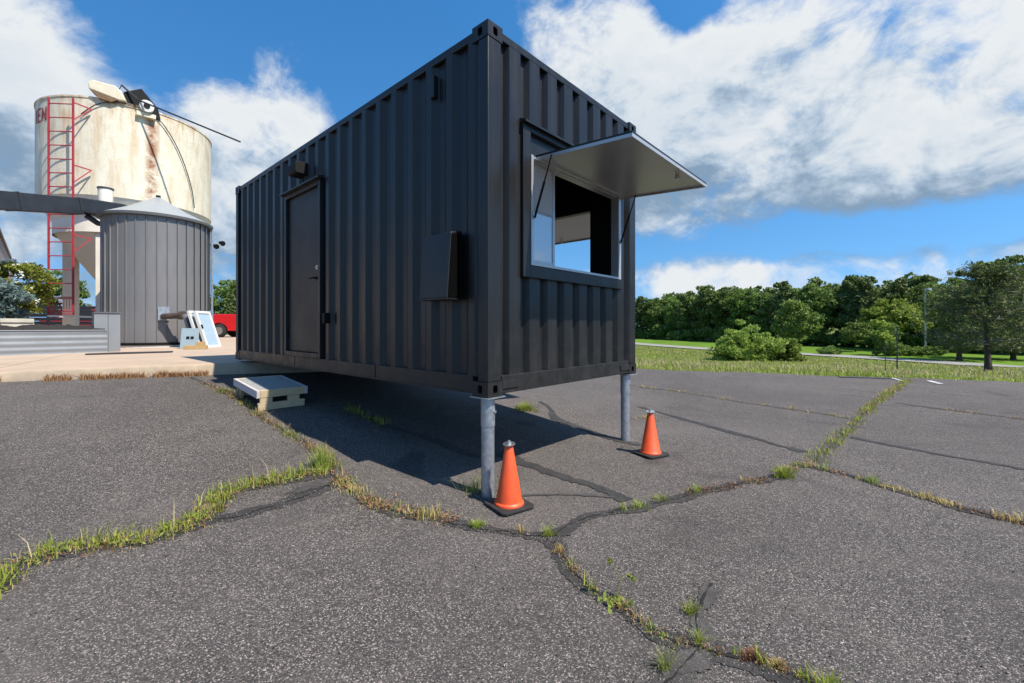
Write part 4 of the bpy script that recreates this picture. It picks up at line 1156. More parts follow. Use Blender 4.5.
# light grey utility panel between planter and silo
up = thing('utility_panel', 'pale grey metal panel box between the planter and the silo', 'panel box', (-9.46, 10.28, SLAB_Z), R(52))
MB().box(-0.24, 0.0, 0.0, 0.25, 0.0, 0.90).build('sheet', 'planter_steel', up, bevel=0.006)
MB().box(0.004, 0.22, 0.0, 0.25, 0.0, 0.90).build('sheet', 'planter_steel', up, bevel=0.006)
MB().box(-0.25, 0.235, -0.02, 0.27, 0.90, 0.93).build('cap', 'silo_trim', up)

# dark conveyor duct coming in from the left
dA, dB = Vector((-12.85, 5.6, 3.45)), Vector((-12.35, 12.6, 4.80))
duct = thing('conveyor_duct', 'dark enclosed conveyor duct coming in from the left edge to the silo', 'conveyor', dA)
dd = (dB - dA)
MB().bar((0, 0, 0), dd, 0.42, 0.44).build('casing', 'duct_dark', duct, bevel=0.01)
for f_ in np.linspace(0.15, 0.97, 5):
    c_ = dd * float(f_); e_ = dd.normalized() * 0.018
    MB().bar(c_ - e_, c_ + e_, 0.45, 0.47).build('flange', 'duct_dark', duct)
hd = Vector((-11.35, 13.0, 4.72)) - dA
MB().bar(dd + Vector((0, 0.02, 0.02)), hd, 0.46, 0.42).build('head_box', 'duct_dark', duct, bevel=0.03)
mb = MB(); m0 = dd.lerp(hd, 0.1) - Vector((0, 0, 0.24)); m1 = dd.lerp(hd, 0.9) - Vector((0, 0, 0.26)); mm_ = dd.lerp(hd, 0.5) - Vector((0, 0, 0.42))
mb.tube([m0, m0.lerp(mm_, .6) - Vector((0, 0, .07)), mm_, m1.lerp(mm_, .6) - Vector((0, 0, .07)), m1], 0.075, 10); mb.build('return_trough', 'duct_dark', duct, smooth=40)
MB().tube([dd.lerp(hd, 0.5) + Vector((0, 0, 0.2)), dd.lerp(hd, 0.5) + Vector((0, 0, 0.62))], 0.17, 16).build('inlet_collar', 'cream_paint', duct, smooth=40)
MB().tube([dd.lerp(hd, 0.5) + Vector((0, 0, 0.60)), dd.lerp(hd, 0.5) + Vector((0, 0, 0.64))], 0.19, 16).build('collar_rim', 'duct_dark', duct, smooth=40)
MB().bar((0.1, 0.6, -0.1), (0.1, 0.6, SLAB_Z - 3.45), 0.12, 0.12).build('trestle', 'duct_dark', duct)
MB().bar(hd - Vector((0.1, 0, 0.15)), hd + Vector((0.15, 0.1, -0.38)), 0.14, 0.12).build('spout', 'silo_trim', duct)

# ------------------------------------------------------------------ planter, retaining wall, shrubs
pA, pB = np.array((-11.6, 7.37)), np.array((-9.33, 10.12))
pd_ = (pB - pA) / np.linalg.norm(pB - pA); pang = math.atan2(pd_[1], pd_[0]); PL = float(np.linalg.norm(pB - pA))
pln = thing('metal_planter', 'long grey corrugated metal planter at the left, filled with dark soil', 'planter', (pA[0], pA[1], SLAB_Z), pang)
for r0, r1 in ((0.0, 0.25), (0.253, 0.50)):
    mb = MB(); vs = []
    zz = np.linspace(r0, r1, 15)
    for i, z in enumerate(zz):
        d_ = 0.006 * math.sin((z - r0) / (r1 - r0) * math.pi * 4)
        vs += [(0, d_, z), (PL, d_, z)]
    vs += [(0, 0.035, r1), (PL, 0.035, r1)]
    mb.add(vs, [(2 * i, 2 * i + 1, 2 * i + 3, 2 * i + 2) for i in range(15)])
    mb.build('corrugated_sheet', 'planter_steel', pln, smooth=60, fix=False)
MB().box(0, PL, -0.022, 0.05, 0.495, 0.515).build('top_trim', 'planter_steel', pln, bevel=0.004)
MB().box(PL - 0.02, PL, 0.05, 1.0, 0, 0.50).build('end_sheet', 'planter_steel', pln)
mb = MB(); n_ = 60; vs = []
for i in range(n_):
    for j in range(6):
        x, y = PL * i / (n_ - 1) * 0.995, 0.04 + 0.16 * j
        vs.append((x, y, 0.50 + 0.10 * (j > 0) * abs(mnoise.noise((x * 3, y * 3, 0.2))) + 0.05 * mnoise.noise((x * 9, y * 9, 2)) + 0.04 * min(j, 2)))
mb.add(vs, [(i * 6 + j, (i + 1) * 6 + j, (i + 1) * 6 + j + 1, i * 6 + j + 1) for i in range(n_ - 1) for j in range(5)])
mb.build('soil', 'soil_dark', pln, fix=False)
mt = thing('rubber_strip', 'flat dark rubber strip lying on the concrete before the silo', 'mat', (-8.25, 9.55, SLAB_Z + 0.001), R(40))
MB().prism([(-0.75, -0.06), (0.62, -0.10), (0.70, 0.03), (-0.2, 0.12), (-0.4, 0.09)], 'z', 0.0, 0.035).build('strip', 'rubber_mat', mt, bevel=0.008)

wl_ = thing('garden_wall', 'low cream block garden wall behind the planter at the left edge', 'wall', (-13.4, 8.6, SLAB_Z), pang)
for i in range(5):
    MB().box(i * 0.55, i * 0.55 + 0.54, 0, 0.22, 0, 0.68).build('block', 'stone_cream', wl_, bevel=0.012)
    MB().box(i * 0.55 - 0.01, i * 0.55 + 0.535, -0.03, 0.25, 0.685, 0.78).build('coping_stone', 'stone_cream', wl_, bevel=0.01)

# items leaning on the silo
win_ = None
def leaning(name, label, cat, x, y, rz, lean, w, h, th, mats, glass=True, grp=None, latch=False):
    t_ = thing(name, label, cat, (x, y, SLAB_Z + 0.004), rz, grp)
    t_.rotation_euler = (lean, 0, rz)
    f_ = 0.07
    MB().box(0, f_, 0, th, 0, h).build('frame', mats[0], t_, bevel=0.004)
    MB().box(w - f_, w, 0, th, 0, h).build('frame', mats[0], t_, bevel=0.004)
    MB().box(f_, w - f_, 0, th, 0, f_).build('frame', mats[0], t_, bevel=0.004)
    MB().box(f_, w - f_, 0, th, h - f_, h).build('frame', mats[0], t_, bevel=0.004)
    MB().box(f_, w - f_, th * 0.3, th * 0.7, f_, h - f_).build('pane', mats[1], t_)
    if latch: MB().box(0.015, 0.055, -0.03, 0, h * 0.52, h * 0.62).build('latch', 'black_plastic', t_)
    return t_
leaning('window_unit', 'white framed window unit with black latch, outermost of the leaning stack', 'window', -8.42, 12.15, R(92), R(-18), 0.62, 1.08, 0.08, ('white_paint', 'window_pane_pale'), grp='window units leaning on the silo', latch=True)
leaning('window_unit', 'white framed window unit in the middle of the leaning stack', 'window', -8.62, 12.15, R(92), R(-17), 0.58, 1.08, 0.07, ('white_paint', 'window_pane_pale'), grp='window units leaning on the silo')
leaning('window_unit', 'dark window unit hindmost in the stack, against the silo', 'window', -8.86, 12.25, R(92), R(-16), 0.55, 0.98, 0.07, ('slat_grey', 'dark_glass'), grp='window units leaning on the silo')
eb = thing('electrical_panel', 'pale blue-grey electrical panel door leaning low on the silo', 'panel', (-8.86, 11.70, SLAB_Z + 0.004), R(18)); eb.rotation_euler = (R(-14), 0, R(18))
MB().box(0, 0.40, 0, 0.05, 0, 0.56).build('door', 'panel_blue', eb, bevel=0.006)
for x in (0.13, 0.23): MB().box(x, x + 0.07, -0.012, 0.001, 0.26, 0.33).build('switch', 'black_plastic', eb)
cbx = thing('cardboard_box', 'small flat brown cardboard box at the foot of the leaning panels', 'box', (-8.22, 11.45, SLAB_Z + 0.002), R(20))
MB().box(-0.26, 0.22, -0.12, 0.12, 0, 0.10).build('carton', 'cardboard', cbx, bevel=0.004)
MB().box(0.0, 0.16, -0.08, 0.08, 0.102, 0.19).build('flap', 'cardboard', cbx, bevel=0.004)

# ------------------------------------------------------------------ red pickup trucks behind the silo
def pickup(label, x, y, rz, z=0.60):
    t_ = thing('pickup_truck', label, 'pickup truck', (x, y, z), rz, 'red pickups parked behind the silo')
    Wd = 0.95
    def arch(cx, r): return [(cx + r * math.cos(a), 0.36 + r * math.sin(a)) for a in np.linspace(math.pi, 0, 12)]
    low = [(-2.85, 0.45)] + [(-2.75, 0.36)] + arch(-1.85, 0.45) + arch(1.75, 0.45) + [(2.75, 0.38), (2.88, 0.55), (2.86, 0.98), (2.70, 1.10), (1.25, 1.18), (-0.55, 1.20), (-0.56, 1.30), (-2.86, 1.30), (-2.88, 0.75)]
    MB().prism(low, 'y', -Wd, Wd).build('body', 'truck_red', t_, bevel=0.03)
    cabp = [(1.30, 1.19), (0.62, 1.80), (-0.42, 1.84), (-0.56, 1.22)]
    MB().prism(cabp, 'y', -Wd + 0.12, Wd - 0.12).build('cab', 'truck_red', t_, bevel=0.05)
    for sg in (-1, 1):
        yy = sg * (Wd - 0.12)
        MB().prism([(1.08, 1.26), (0.58, 1.72), (0.10, 1.74), (0.10, 1.26)], 'y', yy, yy + sg * 0.012).build('window', 'dark_glass', t_)
        MB().prism([(0.04, 1.26), (0.04, 1.74), (-0.36, 1.75), (-0.46, 1.26)], 'y', yy, yy + sg * 0.012).build('window', 'dark_glass', t_)
        MB().box(-2.89, -2.80, sg * Wd - (0.10 if sg > 0 else -0.02), sg * Wd + (0.02 if sg > 0 else 0.10), 0.80, 1.15).build('tail_light', 'letter_red', t_)
        MB().box(2.80, 2.90, sg * 0.70 - 0.15, sg * 0.70 + 0.15, 0.78, 0.95).build('headlight', 'alu_white', t_)
        MB().box(0.20, 0.40, sg * Wd, sg * Wd + sg * 0.02, 1.02, 1.06).build('door_handle', 'black_plastic', t_)
        for wx in (-1.85, 1.75):
            y0, y1 = sg * (Wd - 0.24), sg * (Wd + 0.01)
            tyre = MB().tube([(wx, y0, 0.37), (wx, y0 + sg * 0.03, 0.37), (wx, y1 - sg * 0.03, 0.37), (wx, y1, 0.37)], [0.33, 0.37, 0.37, 0.33], 28).build('wheel', 'tyre_black', t_, smooth=40)
            MB().tube([(wx, y1, 0.37), (wx, y1 + sg * 0.012, 0.37)], 0.22, 20).build('rim', 'steel_bright', tyre, smooth=40)
    MB().box(-3.02, -2.88, -0.9, 0.9, 0.48, 0.64).build('bumper', 'steel_bright', t_, bevel=0.03)
    MB().box(2.88, 3.0, -0.92, 0.92, 0.42, 0.62).build('bumper', 'steel_bright', t_, bevel=0.03)
    MB().box(-2.80, -0.62, -0.80, 0.80, 1.296, 1.304).build('bed_cover', 'black_plastic', t_)
    return t_
pickup('red pickup truck whose bed shows between the leaning windows and the container', -18.35, 25.2, R(180 + 8), z=SLAB_Z)
pickup('red pickup truck glimpsed between the tank legs and the silo', -25.6, 27.2, R(180 - 4), z=SLAB_Z)

# dark slatted enclosure beyond the ladder
se = thing('slat_fence', 'dark grey horizontal slat fence seen through the red ladder', 'fence', (-20.3, 17.2, SLAB_Z), R(12))
for i in range(9):
    MB().box(0, 5.2, 0, 0.03, 0.05 + i * 0.155, 0.05 + i * 0.155 + 0.135).build('slat', 'slat_grey', se)
for x in (0.0, 1.7, 3.4, 5.1): MB().box(x, x + 0.08, 0.032, 0.11, 0, 1.48).build('fence_post', 'slat_grey', se)

# pale building at the left edge, its long wall seen almost edge-on
bl = thing('pale_building', 'pale walled building with dark eaves, cut off by the left edge', 'building', (-22.95, 20.05, SLAB_Z), R(-42.9))
BL_, BW_, BE_ = 11.4, 8.0, 3.72
MB().box(0, BL_, -BW_, 0, 0, BE_).build('wall', 'siding_beige', bl)
MB().prism([(-BW_ - 0.06, BE_ + 0.003), (0.06, BE_ + 0.003), (0.06, BE_ + 0.10), (-BW_ / 2, BE_ + 1.9), (-BW_ - 0.06, BE_ + 0.10)], 'x', -0.3, BL_ + 0.3).build('roof', 'roof_trim_dark', bl)
MB().box(-0.02, BL_, 0.001, 0.03, 2.1, 2.22).build('wall_band', 'roof_trim_dark', bl)
MB().tube([(0.1, 0.07, 0), (0.1, 0.07, BE_)], 0.05, 8).build('downpipe', 'roof_trim_dark', bl)
for x in (2.5, 6.5):
    f_ = MB().box(x, x + 1.3, 0.001, 0.04, 0.9, 2.0).build('window', 'white_paint', bl)
    MB().box(x + 0.08, x + 1.22, 0.041, 0.05, 0.98, 1.92).build('pane', 'dark_glass', f_)

# ------------------------------------------------------------------ foliage helpers
def leaves(pts, size, elong=1.6, spread=0.5, rg=rng, upbias=0.0, fold=0.25):
    """diamond leaves at pts (n,3); returns V (4n,3), F (n,4)"""
    n = len(pts)
    d = rg.normal(size=(n, 3)); d[:, 2] += upbias
    d /= np.linalg.norm(d, axis=1)[:, None]
    r = rg.normal(size=(n, 3)); s = np.cross(d, r); s /= np.linalg.norm(s, axis=1)[:, None] + 1e-9
    u = np.cross(d, s)
    sz = np.broadcast_to(size, (n,)) * rg.uniform(0.6, 1.4, n)
    L = sz[:, None] * elong / 2; W = sz[:, None] / 2
    V = np.stack([pts - d * L, pts + s * W + u * W * fold, pts + d * L, pts - s * W + u * W * fold], 1).reshape(-1, 3)
    F = np.arange(4 * n).reshape(n, 4)
    return V, F
def ball(n, rg=rng):
    d = rg.normal(size=(n, 3)); return d / np.linalg.norm(d, axis=1)[:, None]
def crown_points(rg, rx, rz, zc, clumps, per, lump, shape='round', hollow=0.55, rough=1.0):
    C = []
    lob = ball(7, rg); amp = rg.uniform(-0.14, 0.12, 7) * rough
    while len(C) < clumps:
        d = ball(1, rg)[0]
        k = 1 + float(np.sum(amp * np.clip(lob @ d, 0, 1) ** 3))
        r = k * rg.uniform(hollow, 1.0)
        p = np.array((d[0] * rx * r, d[1] * rx * r, d[2] * rz * r))
        if shape == 'cone':
            f = (p[2] / rz + 1) / 2
            w = max(0.06, (1 - f) ** 0.8)
            p[:2] *= w * 1.25
        elif shape == 'dome' and p[2] < -0.25 * rz: p[2] *= 0.45
        C.append(p)
    C = np.array(C)
    out = []
    for c in C:
        rr = lump * rg.uniform(0.6, 1.3)
        q = ball(per, rg) * (rg.uniform(0.25, 1, (per, 1)) ** 0.5) * rr
        q[:, 2] *= 0.65
        out.append(c + q)
    P = np.concatenate(out); P[:, 2] += zc
    return P, C + np.array((0, 0, zc))
def trunk_mesh(rg, h, r, C, mb=None, nb=10, lean=0.0, top=0.8):
    mb = MB()
    pts = []; n = 6
    for i in range(n):
        f = i / (n - 1)
        pts.append((lean * f * f * h + 0.03 * h * math.sin(f * 5 + r * 40) * f, 0.02 * h * math.cos(f * 4) * f, h * top * f))
    mb.tube(pts, [r * 1.35] + [r * (1 - 0.75 * i / (n - 1)) for i in range(1, n)], 9)
    for i in rg.choice(len(C), min(nb, len(C)), replace=False):
        f = rg.uniform(0.35, 0.95); q = Vector(pts[0]).lerp(Vector(pts[-1]), f)
        e_ = Vector(C[i]); e_.z = max(e_.z, q.z * 0.9)
        m_ = q.lerp(e_, 0.5) + Vector((0, 0, -0.04 * h))
        mb.tube([q, m_, e_], [r * 0.45 * (1.2 - f), r * 0.25, r * 0.08], 6)
    return mb
def make_tree(name, seed, h, rx, rz, zc, clumps, per, lump, leaf, leafmat, bark='bark', shape='round', r=0.2, elong=1.5, hollow=0.55, nb=10, upbias=0.2, lean=0.0, rough=1.0):
    rg = np.random.default_rng(seed)
    t_ = bpy.data.objects.new(name, None); COL.objects.link(t_)
    P, C = crown_points(rg, rx, rz, zc, clumps, per, lump, shape, hollow, rough)
    V, F = leaves(P, leaf, elong, rg=rg, upbias=upbias)
    quick('crown', V, F, leafmat, t_)
    trunk_mesh(rg, h, r, C, nb=nb, lean=lean).build('trunk', bark, t_, smooth=60)
    return t_
def place(t_, x, y, z=None, rz=0.0, s=1.0, sz=None):
    t_.location = (x, y, (land_z(x, y) if z is None else z) - 0.05)
    t_.rotation_euler = (0, 0, rz); t_.scale = (s, s, sz or s)
    return t_

# ------------------------------------------------------------------ far wood
protos = [
    make_tree('broadleaf_tree', 21, 11, 2.7, 4.6, 6.4, 64, 95, 0.95, 0.27, 'leaf_dark', r=0.22),
    make_tree('broadleaf_tree', 22, 11, 2.4, 4.8, 6.3, 60, 95, 0.9, 0.26, 'leaf_mid', r=0.2),
    make_tree('broadleaf_tree', 23, 11, 3.1, 4.5, 6.6, 72, 95, 1.0, 0.28, 'leaf_dark', r=0.24),
    make_tree('pine_tree', 24, 11.5, 2.4, 5.3, 6.2, 64, 95, 0.8, 0.23, 'needle_dark', shape='cone', r=0.2, hollow=0.35, elong=2.4),
    make_tree('pine_tree', 25, 11, 2.5, 4.7, 6.5, 56, 95, 0.85, 0.23, 'needle_pine', r=0.2, hollow=0.45, elong=2.4),
]
KIND = ['dense dark broadleaf tree', 'mid-green broadleaf tree', 'wide dark broadleaf tree', 'dark pointed pine', 'ragged dark pine']
ONES = 'zero first second third fourth fifth sixth seventh eighth ninth tenth eleventh twelfth thirteenth fourteenth fifteenth sixteenth seventeenth eighteenth nineteenth'.split()
TENS = {2: ('twentieth', 'twenty'), 3: ('thirtieth', 'thirty'), 4: ('fortieth', 'forty'), 5: ('fiftieth', 'fifty'), 6: ('sixtieth', 'sixty')}
def ordinal(n):
    if n < 20: return ONES[n]
    a, b = divmod(n, 10)
    return TENS[a][0] if b == 0 else TENS[a][1] + '-' + ONES[b]
used = [False] * 5
def tree_copy(k):
    if not used[k]:
        used[k] = True; return protos[k]
    return copy_tree(protos[k])
# front row along the wood's edge, from behind the container towards the right and out of the picture
edge = [(27.5, 112), (34, 104), (41.5, 92), (50.5, 78), (57.5, 68), (64, 58), (74, 47), (84, 34), (92, 20)]
E_ = resample(edge, 0.5)
cum = np.concatenate([[0], np.cumsum(np.linalg.norm(np.diff(E_, axis=0), axis=1))])
def along(d): return np.array((np.interp(d, cum, E_[:, 0]), np.interp(d, cum, E_[:, 1])))
rt = np.random.default_rng(5)
d = 0.0; row = []
seq = 2 * [1, 0, 3, 0, 2, 1, 3, 0, 4, 2, 0, 1, 2, 4, 3, 0, 2, 3, 3, 4, 0, 2, 4, 3, 2, 0, 4, 2, 0, 3, 2, 0]
i = 0
while d < cum[-1] and i < len(seq):
    q = along(d); row.append((q[0] + rt.uniform(-1, 1), q[1] + rt.uniform(-1, 1), seq[i], d))
    d += rt.uniform(2.3, 3.7); i += 1
nsh = 0
for x, y, k, d in row:
    o = tree_copy(k)
    hs = np.interp(d, (0, 30, 55, 80, 120), (0.94, 0.98, 0.96, 1.06, 1.15)) * rt.uniform(0.92, 1.10)
    place(o, x, y, rz=rt.uniform(0, 6.28), s=hs * rt.uniform(0.9, 1.1), sz=hs)
    nsh += 1
    tag(o, '%s, %s from the container along the front of the far wood' % (KIND[k], ordinal(nsh)), 'tree', 'trees along the edge of the far wood')
# the mass of the wood behind, one body
def wood(name, seed, spots, label):
    rg = np.random.default_rng(seed); Vs, Fs, o_ = [], [], 0
    for x, y, z, h, rx in spots:
        P, C = crown_points(rg, rx, h * 0.40, h * 0.60, 34, 60, rx * 0.34)
        P = P + np.array((x, y, z))
        V, F = leaves(P, 0.42, 1.5, rg=rg)
        Vs.append(V); Fs.append(F + o_); o_ += len(V)
    ob = quick(name, np.concatenate(Vs), np.concatenate(Fs), 'leaf_dark')
    return tag(ob, label, 'wood', kind='stuff')
spots = []
for rowk in range(3):
    d = 1.0
    while d < cum[-1]:
        q = along(d); nrm = np.array((0.80, 0.60)) * (5.0 + rowk * 6.0)
        h = np.interp(d, (0, 30, 55, 80, 120), (10.6, 11.2, 11.2, 12.6, 13.8)) * rt.uniform(0.9, 1.14) + rowk * 0.5
        x, y = q + nrm + rt.uniform(-1.5, 1.5, 2)
        spots.append((x, y, land_z(x, y), h, rt.uniform(2.4, 3.5)))
        d += rt.uniform(3.8, 5.2)
wood('far_wood', 77, spots, 'dark mass of woodland behind the front row of trees')
# low undergrowth along the foot of the wood
spots = []
for d in np.arange(0, cum[-1], 2.2):
    q = along(d) + np.array((-0.5, -0.4)) + rt.uniform(-1.2, 1.6, 2)
    spots.append((q[0], q[1], land_z(*q) - 0.3, rt.uniform(2.0, 4.2), rt.uniform(1.5, 2.3)))
wood('undergrowth', 78, spots, 'dark leafy undergrowth along the foot of the far wood')

# ------------------------------------------------------------------ single trees and shrubs in the field
o = make_tree('broadleaf_tree', 31, 6.5, 5.2, 3.0, 4.4, 120, 120, 1.0, 0.25, 'leaf_bright', r=0.2, shape='dome', hollow=0.5)
place(o, 57.2, 63.5, rz=0.4, s=1.0); tag(o, 'bright green spreading round tree standing out before the dark wood', 'tree')
o = make_tree('small_tree', 32, 4.5, 2.2, 1.9, 3.1, 40, 80, 0.65, 0.20, 'leaf_mid', r=0.09)
place(o, 48.5, 62.0, s=0.85); tag(o, 'small green tree left of the bright round tree', 'tree')
o = make_tree('small_tree', 33, 6, 2.6, 2.8, 4.2, 46, 80, 0.8, 0.25, 'leaf_mid', r=0.12)
place(o, 41.8, 64.5, s=1.1); tag(o, 'mid-green small tree behind the field bushes', 'tree')
o = make_tree('round_shrub', 34, 3.2, 1.7, 1.9, 1.75, 44, 90, 0.55, 0.16, 'leaf_dark', r=0.1, hollow=0.5)
place(o, 46.6, 54.5, s=0.98, sz=1.15); tag(o, 'clipped dark green egg-shaped shrub beside the light pole', 'shrub')
for i, (x, y, s_) in enumerate(((49.2, 54.5, 0.9), (52.0, 54.9, 0.8), (41.5, 57.2, 0.7))):
    o = make_tree('low_shrub', 40 + i, 1.5, 2.2, 0.75, 0.75, 34, 80, 0.5, 0.17, 'leaf_mid', r=0.05)
    place(o, x, y, s=s_)
    tag(o, ('low spreading green shrub right of the egg-shaped shrub', 'low flat green shrub, rightmost of the shrubs by the lane', 'low dark hedge shrub left of the egg-shaped shrub')[i], 'shrub', 'low shrubs by the lane')
o = make_tree('field_bush', 51, 3.0, 4.4, 2.75, 1.5, 130, 120, 0.66, 0.16, 'leaf_bush', r=0.06, hollow=0.4, rough=2.6)
place(o, 25.2, 48.6, s=1.0, sz=1.02); tag(o, 'large rounded light-green bush in the rough grass before the lane', 'bush')
o = make_tree('field_bush', 52, 2.4, 1.8, 1.8, 1.15, 60, 120, 0.45, 0.16, 'leaf_bush', r=0.07, hollow=0.35, rough=2.2)
place(o, 29.6, 47.6, s=1.02); tag(o, 'smaller darker green bush right of the large field bush', 'bush')

# the two pines by the lane at the right
def branch_pine(seed, h, rx, base, leaf, n_br, per, mat):
    rg = np.random.default_rng(seed)
    t_ = bpy.data.objects.new('pine_tree', None); COL.objects.link(t_)
    mb = MB(); pts = [(0.03 * h * math.sin(f * 4) * f, 0.02 * h * f, h * 0.95 * f) for f in np.linspace(0, 1, 8)]
    r0 = h * 0.026
    mb.tube(pts, [r0 * 1.3] + [r0 * (1 - 0.85 * i / 7) for i in range(1, 8)], 10)
    mb.build('trunk', 'bark', t_, smooth=60)
    bm_ = MB(); P = []
    for i in range(n_br):
        f = base + (1 - base) * rg.uniform(0, 1) ** 0.85
        a = rg.uniform(0, 6.283)
        wid = rx * (min(1, (f - base) / 0.18 + 0.55)) * math.sqrt(max(0.02, 1 - ((f - base) / (1.04 - base)) ** 2.2)) * rg.uniform(0.65, 1.1)
        p0 = Vector((0, 0, h * f * 0.95)); d_ = Vector((math.cos(a), math.sin(a), rg.uniform(-0.05, 0.32)))
        p1 = p0 + d_ * wid * 0.6 - Vector((0, 0, wid * 0.06)); p2 = p0 + d_ * wid + Vector((0, 0, wid * 0.05))
        bm_.tube([p0, p1, p2], [r0 * 0.30, r0 * 0.18, r0 * 0.05], 5, cap=False)
        for k in range(per):
            g_ = rg.uniform(0.28, 1.02); c = p0.lerp(p1, g_ / 0.6) if g_ < 0.6 else p1.lerp(p2, (g_ - 0.6) / 0.4)
            sp = 0.16 * wid * (0.5 + g_)
            c = np.array(c) + rg.normal(size=3) * (sp, sp, sp * 0.45)
            P.append(c + rg.normal(size=(16, 3)) * (0.11, 0.11, 0.07) * (h / 6))
    bm_.build('branches', 'bark_pale', t_, smooth=60)
    P = np.concatenate(P)
    V, F = leaves(P, leaf, 4.5, rg=rg, upbias=0.5)
    quick('crown', V, F, mat, t_)
    return t_
o = branch_pine(61, 5.4, 2.5, 0.24, 0.040, 105, 8, 'needle_pine')
place(o, 22.9, 21.1, rz=1.0); tag(o, 'nearest dark pine with bare trunk foot at the right edge', 'tree')
o = branch_pine(62, 8.4, 3.4, 0.13, 0.075, 110, 10, 'needle_dark')
place(o, 47.9, 47.0, rz=2.0); tag(o, 'dark pine beyond the lane, left of the nearest pine', 'tree')
o = branch_pine(63, 8.2, 3.6, 0.13, 0.08, 110, 10, 'needle_dark')
place(o, 54.8, 48.0, rz=3.0); tag(o, 'tall dark pine behind the nearest pine at the right edge', 'tree')

# sapling with its stake, sign post, light pole
o = make_tree('sapling', 71, 2.0, 0.30, 0.42, 1.72, 14, 40, 0.17, 0.075, 'leaf_bright', r=0.018, nb=5)
place(o, 12.75, 15.0, s=0.88); tag(o, 'thin staked sapling at the far edge of the car park', 'sapling')
zz = land_z(13.95, 15.9)
o = thing('stake_post', 'thin dark upright post right of the sapling', 'post', (13.95, 15.9, zz - 0.05))
MB().tube([(0, 0, 0), (0, 0, 1.75)], 0.022, 8).build('stake', 'duct_dark', o, smooth=40)
MB().box(-0.09, 0.09, -0.012, 0.012, 0.55, 0.60).build('clamp', 'duct_dark', o)
zz = land_z(54.6, 58.0)
o = thing('light_pole', 'tall slender grey light pole before the bright round tree', 'light pole', (54.6, 58.0, zz - 0.05))
MB().tube([(0, 0, 0), (0, 0, 8.6)], [0.11, 0.075], 12).build('pole', 'galvanised', o, smooth=40)
MB().tube([(0, 0, 8.5), (0.35, -0.1, 8.55)], 0.04, 8).build('arm', 'galvanised', o, smooth=40)
MB().prism([(0.15, 8.32), (0.15, 8.75), (0.60, 8.70), (0.72, 8.36)], 'y', -0.28, 0.10).build('lamp_head', 'alu_white', o, bevel=0.03)

# ------------------------------------------------------------------ left-hand planting and trees behind
o = make_tree('yellow_green_shrub', 81, 2.2, 0.62, 0.95, 1.6, 60, 120, 0.2, 0.05, 'leaf_yellow', r=0.06, hollow=0.5)
place(o, -13.15, 11.6, SLAB_Z + 0.05, s=1.0); tag(o, 'yellow-green leafy shrub with white blooms at the left edge', 'shrub')
rg = np.random.default_rng(82)
bl_ = MB()
for c in ball(90, rg):
    if c[1] < 0.3 and c[2] > -0.85:
        p = Vector((c[0] * 0.66, c[1] * 0.66, 1.5 + c[2] * 0.85)); s_ = rg.uniform(0.025, 0.045)
        for k in range(5):
            q = p + Vector(rg.normal(size=3)) * s_ * 0.6
            bl_.lathe([(0.001, -s_ * .5), (s_ * .6, 0), (0.001, s_ * .5)], 5, q)
bl_.build('blossom', 'petal_white', o, fix=False)
o = make_tree('blue_grey_shrub', 83, 1.2, 0.62, 0.52, 0.75, 60, 120, 0.18, 0.05, 'leaf_blue', r=0.05, elong=3.0, hollow=0.55)
place(o, -12.65, 10.75, SLAB_Z + 0.55, s=1.0); tag(o, 'mounded blue-grey shrub behind the planter at the left edge', 'shrub')
left_trees = [(-49, 48, 2, 0.62), (-44, 50, 0, 0.66), (-39.5, 52, 1, 0.6), (-35, 55, 0, 0.66), (-55, 46, 0, 0.7), (-37.8, 58, 2, 0.62), (-33.6, 52.5, 3, 0.46), (-31.0, 52.0, 2, 0.42)]
for i, (x, y, k, s_) in enumerate(left_trees):
    o = copy_tree(protos[k]); place(o, x, y, 0.55, rz=i * 1.3, s=s_ * 0.95, sz=s_)
    tag(o, '%s, %s from the left in the row behind the tank' % (KIND[k], ordinal(sum(1 for q in left_trees if q[0] / q[1] < x / y) + 1)), 'tree', 'trees behind the tank')

# ------------------------------------------------------------------ grass
def blades(P, H, W, rg, lean=0.45, curl=0.35, ang=None):
    """bent three-point blades: P (n,3) foot, H (n,), W (n,)"""
    n = len(P); a = rg.uniform(0, 6.283, n) if ang is None else ang
    d = np.stack([np.cos(a), np.sin(a), np.zeros(n)], 1); s = np.stack([-np.sin(a), np.cos(a), np.zeros(n)], 1)
    l1 = rg.normal(0, lean, n)[:, None] if ang is None else np.abs(rg.normal(lean * 0.7, lean * 0.7, n))[:, None]
    up = np.array((0, 0, 1.0))
    Hc, Wc = H[:, None], W[:, None]
    mid = P + up * Hc * 0.55 + d * l1 * Hc * 0.35
    tip = P + up * Hc * (1 - 0.25 * np.abs(l1)) + d * (l1 * (0.9 + curl)) * Hc
    V = np.stack([P - s * Wc / 2, P + s * Wc / 2, mid - s * Wc * 0.4, mid + s * Wc * 0.4, tip], 1).reshape(-1, 3)
    o_ = np.arange(n)[:, None] * 5
    F = np.concatenate([o_ + np.array((0, 1, 3)), o_ + np.array((0, 3, 2)), o_ + np.array((2, 3, 4))])
    return V, F
def grass_obj(name, P, H, W, mat, label, seed, lean=0.45, stuff=True, cat='grass'):
    rg = np.random.default_rng(seed)
    V, F = blades(np.asarray(P), np.asarray(H), np.asarray(W), rg, lean)
    o = quick(name, V, F, mat)
    return tag(o, label, cat, kind='stuff' if stuff else None)

